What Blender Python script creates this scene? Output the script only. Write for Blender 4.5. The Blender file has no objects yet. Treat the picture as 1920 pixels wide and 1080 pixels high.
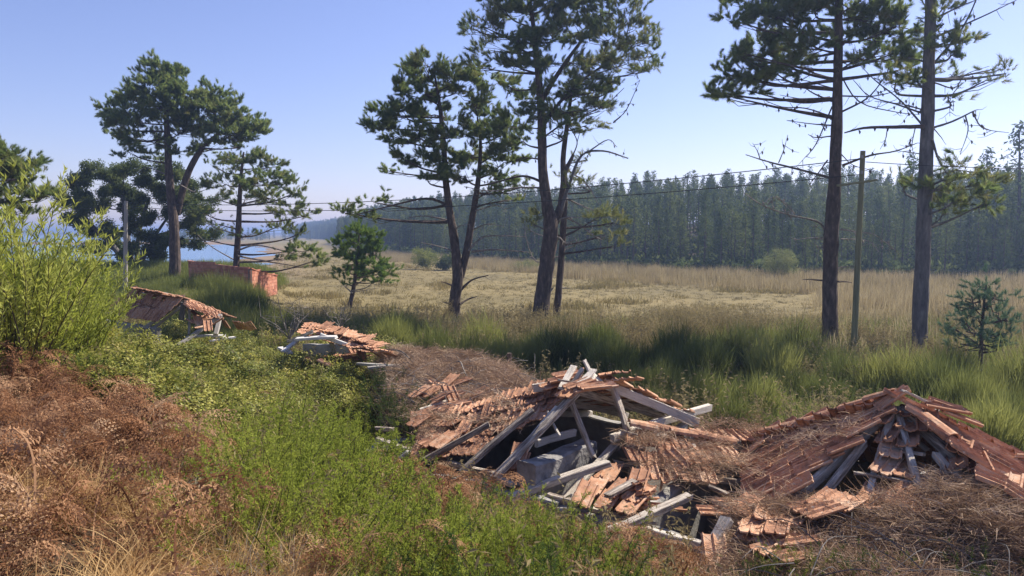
import bpy, math, random
import numpy as np
from mathutils import Vector, Matrix, noise

random.seed(7)
RS = np.random.RandomState(11)
C = bpy.context.scene.collection
scn = bpy.context.scene

# ------------------------------------------------------------------ camera
EYE = 4.2
FPX = 1450.0
PITCH = math.radians(4.06)
cam_d = bpy.data.cameras.new('camera')
cam_d.sensor_width = 36.0
cam_d.lens = FPX / 1920 * 36.0
cam_d.clip_end = 9000
cam_d.clip_start = 0.05
cam = bpy.data.objects.new('camera', cam_d)
cam.location = (0, 0, EYE)
cam.rotation_euler = (math.pi / 2 - PITCH, 0, 0)
C.objects.link(cam)
scn.camera = cam

# ------------------------------------------------------------------ light
SUN_AZ = math.radians(52)      # right of the view axis (+Y)
SUN_EL = math.radians(45)
world = bpy.data.worlds.new('World')
scn.world = world
world.use_nodes = True
wn = world.node_tree
for n in list(wn.nodes):
    wn.nodes.remove(n)
wo = wn.nodes.new('ShaderNodeOutputWorld')
wb = wn.nodes.new('ShaderNodeBackground')
sky = wn.nodes.new('ShaderNodeTexSky')
sky.sky_type = 'NISHITA'
sky.sun_disc = False
sky.sun_elevation = SUN_EL
sky.sun_rotation = SUN_AZ
sky.altitude = 0
sky.air_density = 1.0
sky.dust_density = 0.35
sky.ozone_density = 5.0
wb.inputs['Strength'].default_value = 0.084
wt = wn.nodes.new('ShaderNodeMix'); wt.data_type = 'RGBA'; wt.blend_type = 'MULTIPLY'; wt.inputs[0].default_value = 1
wt.inputs[7].default_value = (1.16, .93, 1.05, 1)
wn.links.new(sky.outputs[0], wt.inputs[6]); wn.links.new(wt.outputs[2], wb.inputs[0])
wn.links.new(wb.outputs[0], wo.inputs[0])
sd = Vector((math.sin(SUN_AZ) * math.cos(SUN_EL), math.cos(SUN_AZ) * math.cos(SUN_EL), math.sin(SUN_EL)))
sun_d = bpy.data.lights.new('sun', 'SUN')
sun_d.energy = 5.0
sun_d.angle = math.radians(0.5)
sun_d.color = (1.0, 0.92, 0.80)
sun = bpy.data.objects.new('sun', sun_d)
sun.rotation_euler = sd.to_track_quat('Z', 'Y').to_euler()
C.objects.link(sun)
scn.view_settings.view_transform = 'Standard'
scn.view_settings.look = 'None'
scn.view_settings.exposure = 0.90
scn.view_settings.gamma = 1
scn.cycles.max_bounces = 8
scn.cycles.transparent_max_bounces = 8
scn.cycles.volume_bounces = 0
scn.cycles.use_denoising = True

# ------------------------------------------------------------------ geometry of the view
cp, sp = math.cos(PITCH), math.sin(PITCH)

def ray(px, py):
    x = (px - 960) / FPX
    u = (540 - py) / FPX
    return Vector((x, cp + u * sp, -sp + u * cp))

def PY(px, py, Y):
    r = ray(px, py)
    t = Y / r.y
    return Vector((r.x * t, Y, EYE + r.z * t))

def PZ(px, py, z):
    r = ray(px, py)
    t = (z - EYE) / r.z
    return Vector((r.x * t, r.y * t, z))

def proj(p):
    """world (N,3) -> px, py"""
    p = np.atleast_2d(np.asarray(p, float))
    x, y, z = p[:, 0], p[:, 1], p[:, 2] - EYE
    d = y * cp - z * sp
    u = y * sp + z * cp
    d = np.where(d < 0.05, 0.05, d)
    return 960 + FPX * x / d, 540 - FPX * u / d

def H(a, n, z=0.0):
    """house row frame: a along the row (towards the camera's right), n across it"""
    return Vector((-1 + a * .81 + n * .59, 9 - a * .59 + n * .81, z))

def inpoly(px, py, poly):
    px = np.atleast_1d(px); py = np.atleast_1d(py)
    r = np.zeros(px.shape, bool)
    n = len(poly)
    j = n - 1
    for i in range(n):
        xi, yi = poly[i]; xj, yj = poly[j]
        c = ((yi > py) != (yj > py)) & (px < (xj - xi) * (py - yi) / (yj - yi + 1e-9) + xi)
        r ^= c
        j = i
    return r

def sm(t):
    t = np.clip(t, 0, 1)
    return t * t * (3 - 2 * t)

def vnoise(x, y, s, seed=0):
    """cheap smooth value noise on arrays"""
    x = np.asarray(x, float) / s + seed * 17.3; y = np.asarray(y, float) / s + seed * 9.1
    xi = np.floor(x).astype(np.int64); yi = np.floor(y).astype(np.int64)
    xf = x - xi; yf = y - yi
    def h(a, b):
        v = np.sin(a * 127.1 + b * 311.7 + seed * 13.7) * 43758.5453
        return v - np.floor(v)
    u = xf * xf * (3 - 2 * xf); v = yf * yf * (3 - 2 * yf)
    return (h(xi, yi) * (1 - u) + h(xi + 1, yi) * u) * (1 - v) + (h(xi, yi + 1) * (1 - u) + h(xi + 1, yi + 1) * u) * v

FX = [-400, -260, -90, -61, -18.6, 6.7, 23, 47, 110, 300, 900]
FY = [1500, 900, 420, 270, 142, 98, 76, 66, 60, 54, 46]

def tz(x, y):
    x = np.asarray(x, float); y = np.asarray(y, float)
    A = (x + 1) * .81 - (y - 9) * .59
    N = (x + 1) * .59 + (y - 9) * .81
    sh = np.clip(.31 * (-1.5 - A), 0, 2.8)
    Np = N - sh
    z = np.interp(Np, [-20, -5, -3.2, -1.2, -.2, .7, 8, 20], [2.6, 2.6, 2.15, 1.5, 1.0, .35, .25, .1])
    # left terrace under the big pines
    fz = (.55 + 1.2 * sm((y - 46) / 8)) * sm((-.27 * y - x) / 4) * sm((61 - y) / 7) * sm((y - 24) / 10)
    z = np.maximum(z, fz)
    def g(cx, cy, r, a):
        return a * np.exp(-((x - cx) ** 2 + (y - cy) ** 2) / (r * r))
    z = z + g(-4.2, 15.6, 1.8, .75) + g(-8.6, 20.8, 2.4, .35) + g(-3.8, 12.2, 2.0, .45)
    near = sm((45 - y) / 25)
    z = z + near * (vnoise(x, y, 1.1, 1) - .5) * .30 + near * (vnoise(x, y, .55, 12) - .5) * .16 + (vnoise(x, y, .45, 2) - .5) * .07 * near
    z = z + (vnoise(x, y, 6, 3) - .5) * .18
    # lagoon
    e = np.interp(y, [0, 60, 75, 97, 184, 260, 600, 5000], [-60, -19, -25, -33, -56, -85, -260, -2500])
    lag = sm((e - x + (vnoise(x, y, 14, 5) - .5) * 8) / 5) * sm((y - 58) / 7)
    bar = np.exp(-((y - 300 - (x + 100) * .1) / 16) ** 2) * (1.0 + .3 * vnoise(x, y, 20, 8))
    z = z * (1 - lag) + lag * (-1.2 + 1.75 * bar * sm((x + 420) / 60))
    # wooded hill
    yb = np.interp(x, FX, FY)
    t = (y - yb) * .8
    hill = 5.5 * sm(t / 55) * (1 + .25 * (vnoise(x, y, 40, 6) - .5))
    z = np.where(t > 0, np.maximum(z, 0) + hill * np.interp(y, [0, 250, 900, 2000], [1, 1.0, 1.4, .6]), z)
    return z

# ------------------------------------------------------------------ materials
def new_mat(name):
    m = bpy.data.materials.new(name)
    m.use_nodes = True
    nt = m.node_tree
    for n in list(nt.nodes):
        nt.nodes.remove(n)
    out = nt.nodes.new('ShaderNodeOutputMaterial')
    return m, nt, out

def ramp(nt, cols, fac):
    r = nt.nodes.new('ShaderNodeValToRGB')
    el = r.color_ramp.elements
    while len(el) < len(cols):
        el.new(.5)
    for i, c in enumerate(cols):
        if len(c) == 4:
            el[i].position = c[0]; el[i].color = (c[1], c[2], c[3], 1)
        else:
            el[i].position = i / max(1, len(cols) - 1); el[i].color = (c[0], c[1], c[2], 1)
    nt.links.new(fac, r.inputs[0])
    return r.outputs[0]

def math_n(nt, op, a, b=None):
    n = nt.nodes.new('ShaderNodeMath'); n.operation = op
    for i, v in enumerate((a, b)):
        if v is None: continue
        if isinstance(v, (int, float)): n.inputs[i].default_value = v
        else: nt.links.new(v, n.inputs[i])
    return n.outputs[0]

def noise_n(nt, scale, detail=3, vec=None, rough=.55):
    n = nt.nodes.new('ShaderNodeTexNoise')
    n.inputs['Scale'].default_value = scale
    n.inputs['Detail'].default_value = detail
    n.inputs['Roughness'].default_value = rough
    if vec is not None: nt.links.new(vec, n.inputs['Vector'])
    return n.outputs['Fac']

def leaf_mat(name, cols, transl=.4, nscale=.6, gloss=.0, wr=.55):
    """foliage: colour varies from plant to plant and in broad patches; light passes through"""
    m, nt, out = new_mat(name)
    oi = nt.nodes.new('ShaderNodeObjectInfo')
    ge = nt.nodes.new('ShaderNodeNewGeometry')
    f = noise_n(nt, nscale, 2, ge.outputs['Position'])
    f2 = math_n(nt, 'MULTIPLY_ADD', f, 1.6); f2.node.inputs[2].default_value = -.3
    a = math_n(nt, 'MULTIPLY', oi.outputs['Random'], wr)
    b = math_n(nt, 'MULTIPLY', f2, 1 - wr)
    col = ramp(nt, cols, math_n(nt, 'ADD', a, b))
    d = nt.nodes.new('ShaderNodeBsdfPrincipled'); nt.links.new(col, d.inputs['Base Color'])
    d.inputs['Roughness'].default_value = .55
    d.inputs['Specular IOR Level'].default_value = gloss
    t = nt.nodes.new('ShaderNodeBsdfTranslucent'); nt.links.new(col, t.inputs['Color'])
    mx = nt.nodes.new('ShaderNodeMixShader'); mx.inputs[0].default_value = transl
    nt.links.new(d.outputs[0], mx.inputs[1]); nt.links.new(t.outputs[0], mx.inputs[2])
    nt.links.new(mx.outputs[0], out.inputs[0])
    return m

def solid_mat(name, cols, scale=4, detail=6, rough=.85, bump=.3, bscale=None, stretch=(1, 1, 1), rnd=0.0, spec=.2, world=True):
    m, nt, out = new_mat(name)
    p = nt.nodes.new('ShaderNodeBsdfPrincipled')
    tc = nt.nodes.new('ShaderNodeTexCoord')
    oi = nt.nodes.new('ShaderNodeObjectInfo')
    mp = nt.nodes.new('ShaderNodeMapping'); mp.inputs['Scale'].default_value = stretch
    nt.links.new(tc.outputs['Object'], mp.inputs[0])
    ad = nt.nodes.new('ShaderNodeVectorMath'); ad.operation = 'ADD'
    sc = nt.nodes.new('ShaderNodeVectorMath'); sc.operation = 'SCALE'
    nt.links.new(oi.outputs['Random'], sc.inputs['Scale'])
    sc.inputs[0].default_value = (37, 23, 51)
    nt.links.new(mp.outputs[0], ad.inputs[0]); nt.links.new(sc.outputs[0], ad.inputs[1])
    f = noise_n(nt, scale, detail, ad.outputs[0], .62)
    if rnd:
        a = math_n(nt, 'MULTIPLY', oi.outputs['Random'], rnd)
        f1 = math_n(nt, 'ADD', f, a)
        f1 = math_n(nt, 'SUBTRACT', f1, rnd / 2)
    else:
        f1 = f
    col = ramp(nt, cols, f1)
    nt.links.new(col, p.inputs['Base Color'])
    p.inputs['Roughness'].default_value = rough
    p.inputs['Specular IOR Level'].default_value = spec
    if bump:
        bn = nt.nodes.new('ShaderNodeBump'); bn.inputs['Strength'].default_value = bump
        bn.inputs['Distance'].default_value = .02
        f3 = noise_n(nt, bscale or scale * 4, 5, ad.outputs[0])
        nt.links.new(f3, bn.inputs['Height']); nt.links.new(bn.outputs[0], p.inputs['Normal'])
    nt.links.new(p.outputs[0], out.inputs[0])
    return m

M = {}
M['pine'] = leaf_mat('pine_needles', [(.07, .12, .045), (.19, .25, .075), (.36, .40, .13)], .54, 1.0)
M['pine_dry'] = leaf_mat('pine_needles_pale', [(.07, .10, .035), (.19, .21, .07), (.36, .33, .13)], .48, 1.0)
M['pine_blue'] = leaf_mat('young_pine_needles', [(.07, .14, .08), (.14, .22, .13), (.22, .30, .18)], .3, 1)
M['pine_green'] = leaf_mat('bright_pine_needles', [(.07, .13, .03), (.14, .22, .045), (.24, .31, .07)], .45, 1)
M['oak'] = leaf_mat('oak_leaves', [(.055, .08, .035), (.115, .15, .055), (.22, .24, .085)], .42, .8)
M['fern'] = leaf_mat('dry_bracken', [(.065, .032, .018), (.165, .08, .04), (.30, .155, .083), (.44, .275, .16), (.58, .44, .29)], .3, 1.1, wr=.55)
M['straw'] = leaf_mat('dry_straw', [(.42, .26, .11), (.56, .38, .18), (.66, .50, .27)], .3, 1.2)
M['greytwig'] = leaf_mat('grey_dead_twigs', [(.22, .19, .16), (.36, .32, .28), (.5, .46, .42)], .1, 1.2)
M['litter'] = leaf_mat('pine_straw_litter', [(.13, .08, .05), (.29, .195, .13), (.46, .34, .24), (.56, .45, .34)], .15, 3, wr=.6)
M['heath'] = leaf_mat('green_heath', [(.12, .155, .03), (.26, .31, .05), (.41, .44, .095)], .42, 1.3)
M['heath2'] = leaf_mat('dark_heath', [(.045, .075, .025), (.085, .13, .035), (.15, .19, .05)], .35, 1.3)
M['wattle'] = leaf_mat('wattle_leaves', [(.15, .19, .03), (.30, .345, .055), (.45, .46, .11)], .45, .8, gloss=.3)
M['bramble'] = leaf_mat('bramble_leaves', [(.07, .095, .025), (.18, .20, .045), (.36, .35, .08), (.44, .35, .10)], .35, 1.5, gloss=.2)
M['broom'] = leaf_mat('broom_stems', [(.085, .108, .035), (.19, .21, .06), (.33, .335, .10)], .4, .35, wr=.75)
M['grass'] = leaf_mat('green_grass', [(.09, .12, .03), (.19, .22, .06), (.32, .32, .11)], .4, .6)
M['marsh'] = leaf_mat('marsh_grass', [(.12, .12, .05), (.22, .185, .08), (.31, .25, .115), (.37, .31, .165)], .35, .11, wr=.4)
M['shortgrass'] = leaf_mat('short_olive_grass', [(.16, .14, .06), (.215, .18, .08), (.27, .22, .10)], .05, .09, wr=.25)
M['reed'] = leaf_mat('dry_reeds', [(.21, .17, .09), (.37, .30, .165), (.48, .41, .25)], .35, .15)
M['forest'] = leaf_mat('forest_leaves', [(.045, .065, .028), (.085, .115, .04), (.21, .235, .08)], .38, .05)
M['willow'] = leaf_mat('pale_willow_leaves', [(.14, .17, .06), (.22, .24, .09), (.28, .29, .12)], .4, .6)
M['weed'] = leaf_mat('tall_dry_weeds', [(.16, .13, .07), (.27, .22, .11), (.36, .31, .17)], .3, .8)
M['bark'] = solid_mat('pine_bark', [(.3, .035, .026, .022), (.55, .10, .075, .06), (.75, .20, .15, .12)], 9, 8, .95, .9, 22, (1, 1, .35))
M['greybark'] = solid_mat('grey_bark', [(.3, .07, .065, .065), (.55, .14, .13, .125), (.75, .24, .22, .2)], 8, 8, .95, .8, 20, (1, 1, .3))
M['deadwood'] = solid_mat('dead_branch_wood', [(.3, .10, .085, .07), (.7, .30, .265, .23)], 9, 5, .9, .4, 30)
M['wood'] = solid_mat('weathered_timber', [(.25, .13, .10, .08), (.40, .36, .30, .24), (.52, .60, .53, .44), (.8, .75, .69, .60)], 6, 10, .88, .9, 30, (7, 7, .7), .35)
M['tile'] = solid_mat('terracotta_tile', [(.22, .14, .065, .045), (.42, .36, .15, .085), (.58, .50, .225, .13), (.72, .52, .32, .23), (.88, .50, .44, .37)], 9, 8, .9, .35, 60, (1, 1, 1), .35)
M['concrete'] = solid_mat('stained_concrete', [(.3, .15, .14, .125), (.5, .30, .285, .26), (.7, .42, .40, .36)], 3, 10, .92, .5, 30)
M['greystone'] = solid_mat('rough_grey_render', [(.3, .11, .105, .10), (.5, .22, .21, .20), (.7, .34, .33, .31)], 5, 10, .95, 1.0, 18)
M['palewall'] = solid_mat('pale_plaster', [(.3, .42, .40, .37), (.7, .66, .64, .6)], 6, 8, .9, .4, 30)
M['brick'] = solid_mat('hollow_brick', [(.3, .32, .12, .075), (.55, .45, .19, .12), (.8, .52, .27, .18)], 6, 5, .9, .3, 30, (1, 1, 1), .5)
M['mortar'] = solid_mat('mortar', [(.3, .12, .09, .075), (.7, .22, .17, .14)], 6, 5, .95, .3)
M['pole'] = solid_mat('mossy_pole_wood', [(.3, .13, .13, .07), (.6, .22, .215, .12), (.8, .30, .28, .18)], 3, 7, .9, .5, 25, (3, 3, .3))
M['greypole'] = solid_mat('grey_pole', [(.3, .25, .23, .2), (.7, .42, .39, .35)], 3, 7, .9, .4, 25, (3, 3, .3))
M['wire'] = solid_mat('black_wire', [(.02, .02, .02), (.04, .04, .04)], 3, 1, .6, 0)
M['duff'] = solid_mat('needle_duff', [(.3, .09, .06, .042), (.5, .16, .11, .078), (.7, .26, .19, .14)], 14, 10, .95, .9, 60)
M['floor_dirt'] = solid_mat('dirt_floor', [(.3, .06, .05, .04), (.7, .14, .11, .09)], 4, 8, .95, .4)
M['metal'] = solid_mat('dull_metal', [(.25, .25, .25), (.35, .35, .35)], 4, 3, .5, 0)

def tile_mat():
    m, nt, out = new_mat('terracotta_tile')
    p = nt.nodes.new('ShaderNodeBsdfPrincipled'); p.inputs['Roughness'].default_value = .92; p.inputs['Specular IOR Level'].default_value = .15
    tc = nt.nodes.new('ShaderNodeTexCoord'); oi = nt.nodes.new('ShaderNodeObjectInfo')
    sc = nt.nodes.new('ShaderNodeVectorMath'); sc.operation = 'SCALE'; sc.inputs[0].default_value = (37, 23, 51)
    nt.links.new(oi.outputs['Random'], sc.inputs['Scale'])
    ad = nt.nodes.new('ShaderNodeVectorMath'); nt.links.new(tc.outputs['Object'], ad.inputs[0]); nt.links.new(sc.outputs[0], ad.inputs[1])
    v = ad.outputs[0]
    f = math_n(nt, 'ADD', noise_n(nt, 7, 6, v), math_n(nt, 'MULTIPLY', math_n(nt, 'SUBTRACT', oi.outputs['Random'], .5), .4))
    base = ramp(nt, [(.2, .21, .11, .07), (.42, .38, .20, .12), (.6, .50, .275, .165), (.8, .56, .39, .27)], f)
    def mixc(a, col, fac):
        x = nt.nodes.new('ShaderNodeMix'); x.data_type = 'RGBA'
        nt.links.new(fac, x.inputs[0]); nt.links.new(a, x.inputs[6]); x.inputs[7].default_value = (*col, 1)
        return x.outputs[2]
    soot = ramp(nt, [(.54, 0, 0, 0), (.70, .8, .8, .8)], noise_n(nt, 11, 7, v, .7))
    c = mixc(base, (.085, .06, .05), soot)
    lich = ramp(nt, [(.60, 0, 0, 0), (.66, .75, .75, .75)], noise_n(nt, 26, 5, v, .65))
    c = mixc(c, (.50, .47, .40), lich)
    nt.links.new(c, p.inputs['Base Color'])
    b = nt.nodes.new('ShaderNodeBump'); b.inputs['Strength'].default_value = .5; b.inputs['Distance'].default_value = .01
    nt.links.new(noise_n(nt, 60, 5, v), b.inputs['Height']); nt.links.new(b.outputs[0], p.inputs['Normal'])
    nt.links.new(p.outputs[0], out.inputs[0])
    return m
M['tile'] = tile_mat()

def ground_mat():
    m, nt, out = new_mat('ground_soil')
    p = nt.nodes.new('ShaderNodeBsdfPrincipled')
    ge = nt.nodes.new('ShaderNodeNewGeometry')
    pos = ge.outputs['Position']
    at = nt.nodes.new('ShaderNodeAttribute'); at.attribute_name = 'zone'
    sep = nt.nodes.new('ShaderNodeSeparateColor'); nt.links.new(at.outputs['Color'], sep.inputs[0])
    f = noise_n(nt, 2.2, 8, pos, .65)
    f2 = noise_n(nt, .12, 6, pos, .6)
    bank = ramp(nt, [(.3, .03, .02, .014), (.5, .07, .047, .03), (.7, .16, .11, .065)], f)
    mix1 = math_n(nt, 'ADD', math_n(nt, 'MULTIPLY', f, .4), math_n(nt, 'MULTIPLY', f2, .6))
    marsh = ramp(nt, [(.35, .12, .10, .05), (.5, .185, .15, .07), (.62, .24, .19, .09)], mix1)
    wood = ramp(nt, [(.3, .03, .027, .02), (.7, .10, .075, .055)], noise_n(nt, .25, 6, pos))
    mud = ramp(nt, [(.3, .17, .12, .08), (.7, .27, .20, .13)], f2)
    def mix(a, b, fac):
        x = nt.nodes.new('ShaderNodeMix'); x.data_type = 'RGBA'
        nt.links.new(fac, x.inputs[0]); nt.links.new(a, x.inputs[6]); nt.links.new(b, x.inputs[7])
        return x.outputs[2]
    c = mix(bank, marsh, sep.outputs[0])
    c = mix(c, wood, sep.outputs[1])
    c = mix(c, mud, sep.outputs[2])
    nt.links.new(c, p.inputs['Base Color'])
    p.inputs['Roughness'].default_value = .95
    p.inputs['Specular IOR Level'].default_value = .1
    b = nt.nodes.new('ShaderNodeBump'); b.inputs['Strength'].default_value = .6; b.inputs['Distance'].default_value = .05
    nt.links.new(noise_n(nt, 9, 8, pos), b.inputs['Height']); nt.links.new(b.outputs[0], p.inputs['Normal'])
    nt.links.new(p.outputs[0], out.inputs[0])
    return m

def water_mat():
    m, nt, out = new_mat('lagoon_water')
    p = nt.nodes.new('ShaderNodeBsdfPrincipled')
    p.inputs['Base Color'].default_value = (.07, .16, .30, 1)
    p.inputs['Roughness'].default_value = .2; p.inputs['Specular IOR Level'].default_value = .35
    p.inputs['IOR'].default_value = 1.33
    ge = nt.nodes.new('ShaderNodeNewGeometry')
    b = nt.nodes.new('ShaderNodeBump'); b.inputs['Strength'].default_value = .35; b.inputs['Distance'].default_value = .06
    nt.links.new(noise_n(nt, 1.6, 4, ge.outputs['Position']), b.inputs['Height']); nt.links.new(b.outputs[0], p.inputs['Normal'])
    nt.links.new(p.outputs[0], out.inputs[0])
    return m
M['ground'] = ground_mat()
M['water'] = water_mat()

# ------------------------------------------------------------------ mesh / object helpers
WM = {}

def reg(o, world_m, parent=None):
    C.objects.link(o)
    WM[o.name] = world_m
    if parent is not None:
        o.parent = parent
        o.matrix_basis = WM[parent.name].inverted() @ world_m
    else:
        o.matrix_basis = world_m
    return o

def tag(o, label=None, cat=None, group=None, kind=None):
    if label: o['label'] = label
    if cat: o['category'] = cat
    if group: o['group'] = group
    if kind: o['kind'] = kind
    return o

def thing(name, label, cat, loc, group=None):
    o = bpy.data.objects.new(name, None)
    o.empty_display_size = .2
    reg(o, Matrix.Translation(Vector(loc)))
    return tag(o, label, cat, group)

class MB:
    def __init__(s):
        s.v = []; s.f = []; s.mi = []; s.n = 0
    def add(s, vs, fs, mi=0):
        vs = np.asarray(vs, float)
        s.v.append(vs)
        n = s.n
        for f in fs:
            s.f.append(tuple(int(i) + n for i in f))
        s.mi.extend([mi] * len(fs))
        s.n += len(vs)
    def mesh(s, name, mats, smooth=False, origin=None):
        me = bpy.data.meshes.new(name)
        v = np.concatenate(s.v) if s.v else np.zeros((0, 3))
        if origin is not None: v = v - np.array(origin)
        me.from_pydata(v.tolist(), [], s.f)
        if not isinstance(mats, (list, tuple)): mats = [mats]
        for m in mats: me.materials.append(m)
        if len(mats) > 1: me.polygons.foreach_set('material_index', s.mi)
        if smooth: me.polygons.foreach_set('use_smooth', [True] * len(me.polygons))
        me.update()
        return me
    def obj(s, name, mats, parent=None, smooth=False, origin=None):
        if origin is None:
            origin = WM[parent.name].translation if parent is not None else Vector((0, 0, 0))
        me = s.mesh(name, mats, smooth, origin)
        o = bpy.data.objects.new(name, me)
        return reg(o, Matrix.Translation(Vector(origin)), parent)

def tube(mb, pts, rad, sides=6, jit=0.0, mi=0, cap=True):
    pts = [Vector(p) for p in pts]
    n = len(pts)
    V = []; F = []
    up = Vector((.13, .21, .97))
    for i, p in enumerate(pts):
        t = (pts[min(i + 1, n - 1)] - pts[max(i - 1, 0)])
        if t.length < 1e-9: t = Vector((0, 0, 1))
        t.normalize()
        ref = Vector((1, 0, 0)) if abs(t.z) > .7 else Vector((0, 0, 1))
        x = t.cross(ref).normalized(); y = t.cross(x)
        r = rad[i] if hasattr(rad, '__len__') else rad
        for k in range(sides):
            a = 2 * math.pi * k / sides
            rr = r * (1 + random.uniform(-jit, jit))
            V.append(p + x * math.cos(a) * rr + y * math.sin(a) * rr)
    for i in range(n - 1):
        for k in range(sides):
            a = i * sides + k; b = i * sides + (k + 1) % sides
            F.append((a, b, b + sides, a + sides))
    if cap:
        F.append(tuple(range(sides))[::-1]); F.append(tuple(range((n - 1) * sides, n * sides)))
    mb.add(V, F, mi)

def curve_pts(pts, sub=4):
    """catmull-rom"""
    P = [Vector(p) for p in pts]
    if len(P) < 3: 
        return [P[0].lerp(P[-1], i / sub) for i in range(sub + 1)]
    Q = [P[0] * 2 - P[1]] + P + [P[-1] * 2 - P[-2]]
    out = []
    for i in range(1, len(Q) - 2):
        a, b, c, d = Q[i - 1], Q[i], Q[i + 1], Q[i + 2]
        for k in range(sub):
            t = k / sub
            out.append(.5 * ((2 * b) + (c - a) * t + (2 * a - 5 * b + 4 * c - d) * t * t + (3 * b - 3 * c + d - a) * t ** 3))
    out.append(P[-1].copy())
    return out

def beam(parent, name, p0, p1, w=.1, h=.06, mat='wood', roll=0.0, bow=.012, seg=6, label=None):
    """a sawn, weathered length of timber: chamfered, slightly bowed, ends split"""
    w *= .88; h *= .88; bow *= 1.7
    p0 = Vector(p0); p1 = Vector(p1)
    d = p1 - p0; L = d.length; d.normalize()
    ref = Vector((0, 0, 1)) if abs(d.z) < .9 else Vector((0, 1, 0))
    x = d.cross(ref).normalized(); y = x.cross(d)
    R = Matrix.Rotation(roll, 3, d)
    x = R @ x; y = R @ y
    c = .12 * min(w, h)
    prof = [(-w / 2 + c, -h / 2), (w / 2 - c, -h / 2), (w / 2, -h / 2 + c), (w / 2, h / 2 - c), (w / 2 - c, h / 2), (-w / 2 + c, h / 2), (-w / 2, h / 2 - c), (-w / 2, -h / 2 + c)]
    b1 = random.uniform(-bow, bow) * L; b2 = random.uniform(-bow, bow) * L
    V = []; F = []
    for i in range(seg + 1):
        t = i / seg
        off = math.sin(math.pi * t)
        k = 1 + random.uniform(-.05, .05)
        tx = 0
        for (a, b) in prof:
            e = 0
            if i in (0, seg): e = random.uniform(-.02, .02)
            V.append(Vector((a * k + b1 * off + random.uniform(-.002, .002), b * k + b2 * off + random.uniform(-.002, .002), t * L + e)))
    for i in range(seg):
        for k in range(8):
            a = i * 8 + k; b = i * 8 + (k + 1) % 8
            F.append((a, a + 8, b + 8, b))
    F.append(tuple(range(8))); F.append(tuple(range(seg * 8, seg * 8 + 8))[::-1])
    me = bpy.data.meshes.new(name); me.from_pydata([tuple(v) for v in V], [], F); me.materials.append(M[mat])
    o = bpy.data.objects.new(name, me)
    m = Matrix(((x.x, y.x, d.x, p0.x), (x.y, y.y, d.y, p0.y), (x.z, y.z, d.z, p0.z), (0, 0, 0, 1)))
    reg(o, m, parent)
    if label: o['label'] = label
    return o

def wall(parent, q0, q1, z0, z1, th=.15, mat='concrete', name='wall', z1b=None, rag=.03, label=None):
    """upright slab from q0 to q1 (xy), broken top edge"""
    q0 = Vector(q0).to_2d() if len(q0) > 2 else Vector(q0); q1 = Vector(q1).to_2d() if len(q1) > 2 else Vector(q1)
    z1b = z1 if z1b is None else z1b
    L = (q1 - q0).length
    n = max(2, int(L / .18))
    d = (q1 - q0) / L; s = Vector((-d.y, d.x))
    V = []; F = []
    for i in range(n + 1):
        t = i / n
        c = q0.lerp(q1, t)
        zt = z1 * (1 - t) + z1b * t + random.uniform(-rag, rag)
        e = .02
        for (o_, zz) in ((-.5, z0), (-.5, zt - e), (-.5 + .12, zt), (.5 - .12, zt + random.uniform(-.5, .5) * rag), (.5, zt - e), (.5, z0)):
            pp = c + s * th * o_
            V.append((pp.x, pp.y, zz))
    for i in range(n):
        for k in range(5):
            a = i * 6 + k
            F.append((a, a + 6, a + 7, a + 1))
    F.append((0, 1, 2, 3, 4, 5)); F.append(tuple(n * 6 + k for k in (5, 4, 3, 2, 1, 0)))
    mb = MB(); mb.add(V, F)
    o = mb.obj(name, M[mat], parent)
    if label: o['label'] = label
    return o

# ---- instances on points (for what nobody could count)
def gn_group(name, coll):
    ng = bpy.data.node_groups.new(name, 'GeometryNodeTree')
    ng.interface.new_socket('Geometry', in_out='INPUT', socket_type='NodeSocketGeometry')
    ng.interface.new_socket('Geometry', in_out='OUTPUT', socket_type='NodeSocketGeometry')
    N = ng.nodes; L = ng.links
    gi = N.new('NodeGroupInput'); go = N.new('NodeGroupOutput')
    ci = N.new('GeometryNodeCollectionInfo'); ci.inputs['Collection'].default_value = coll
    ci.inputs['Separate Children'].default_value = True; ci.inputs['Reset Children'].default_value = True
    ip = N.new('GeometryNodeInstanceOnPoints'); ip.inputs['Pick Instance'].default_value = True
    def na(nm, ty):
        a = N.new('GeometryNodeInputNamedAttribute'); a.data_type = ty; a.inputs['Name'].default_value = nm
        return a.outputs['Attribute']
    er = N.new('FunctionNodeEulerToRotation')
    L.new(na('rot', 'FLOAT_VECTOR'), er.inputs[0])
    L.new(gi.outputs[0], ip.inputs['Points']); L.new(ci.outputs[0], ip.inputs['Instance'])
    L.new(na('idx', 'INT'), ip.inputs['Instance Index'])
    L.new(er.outputs[0], ip.inputs['Rotation'])
    L.new(na('scl', 'FLOAT_VECTOR'), ip.inputs['Scale'])
    L.new(ip.outputs[0], go.inputs[0])
    return ng

GROUPS = {}
NT = {}

def template(key, meshes):
    coll = bpy.data.collections.new(key)
    for i, me in enumerate(meshes):
        o = bpy.data.objects.new('%s_%02d' % (key, i), me)
        coll.objects.link(o)
    GROUPS[key] = gn_group(key, coll); NT[key] = len(meshes)

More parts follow.
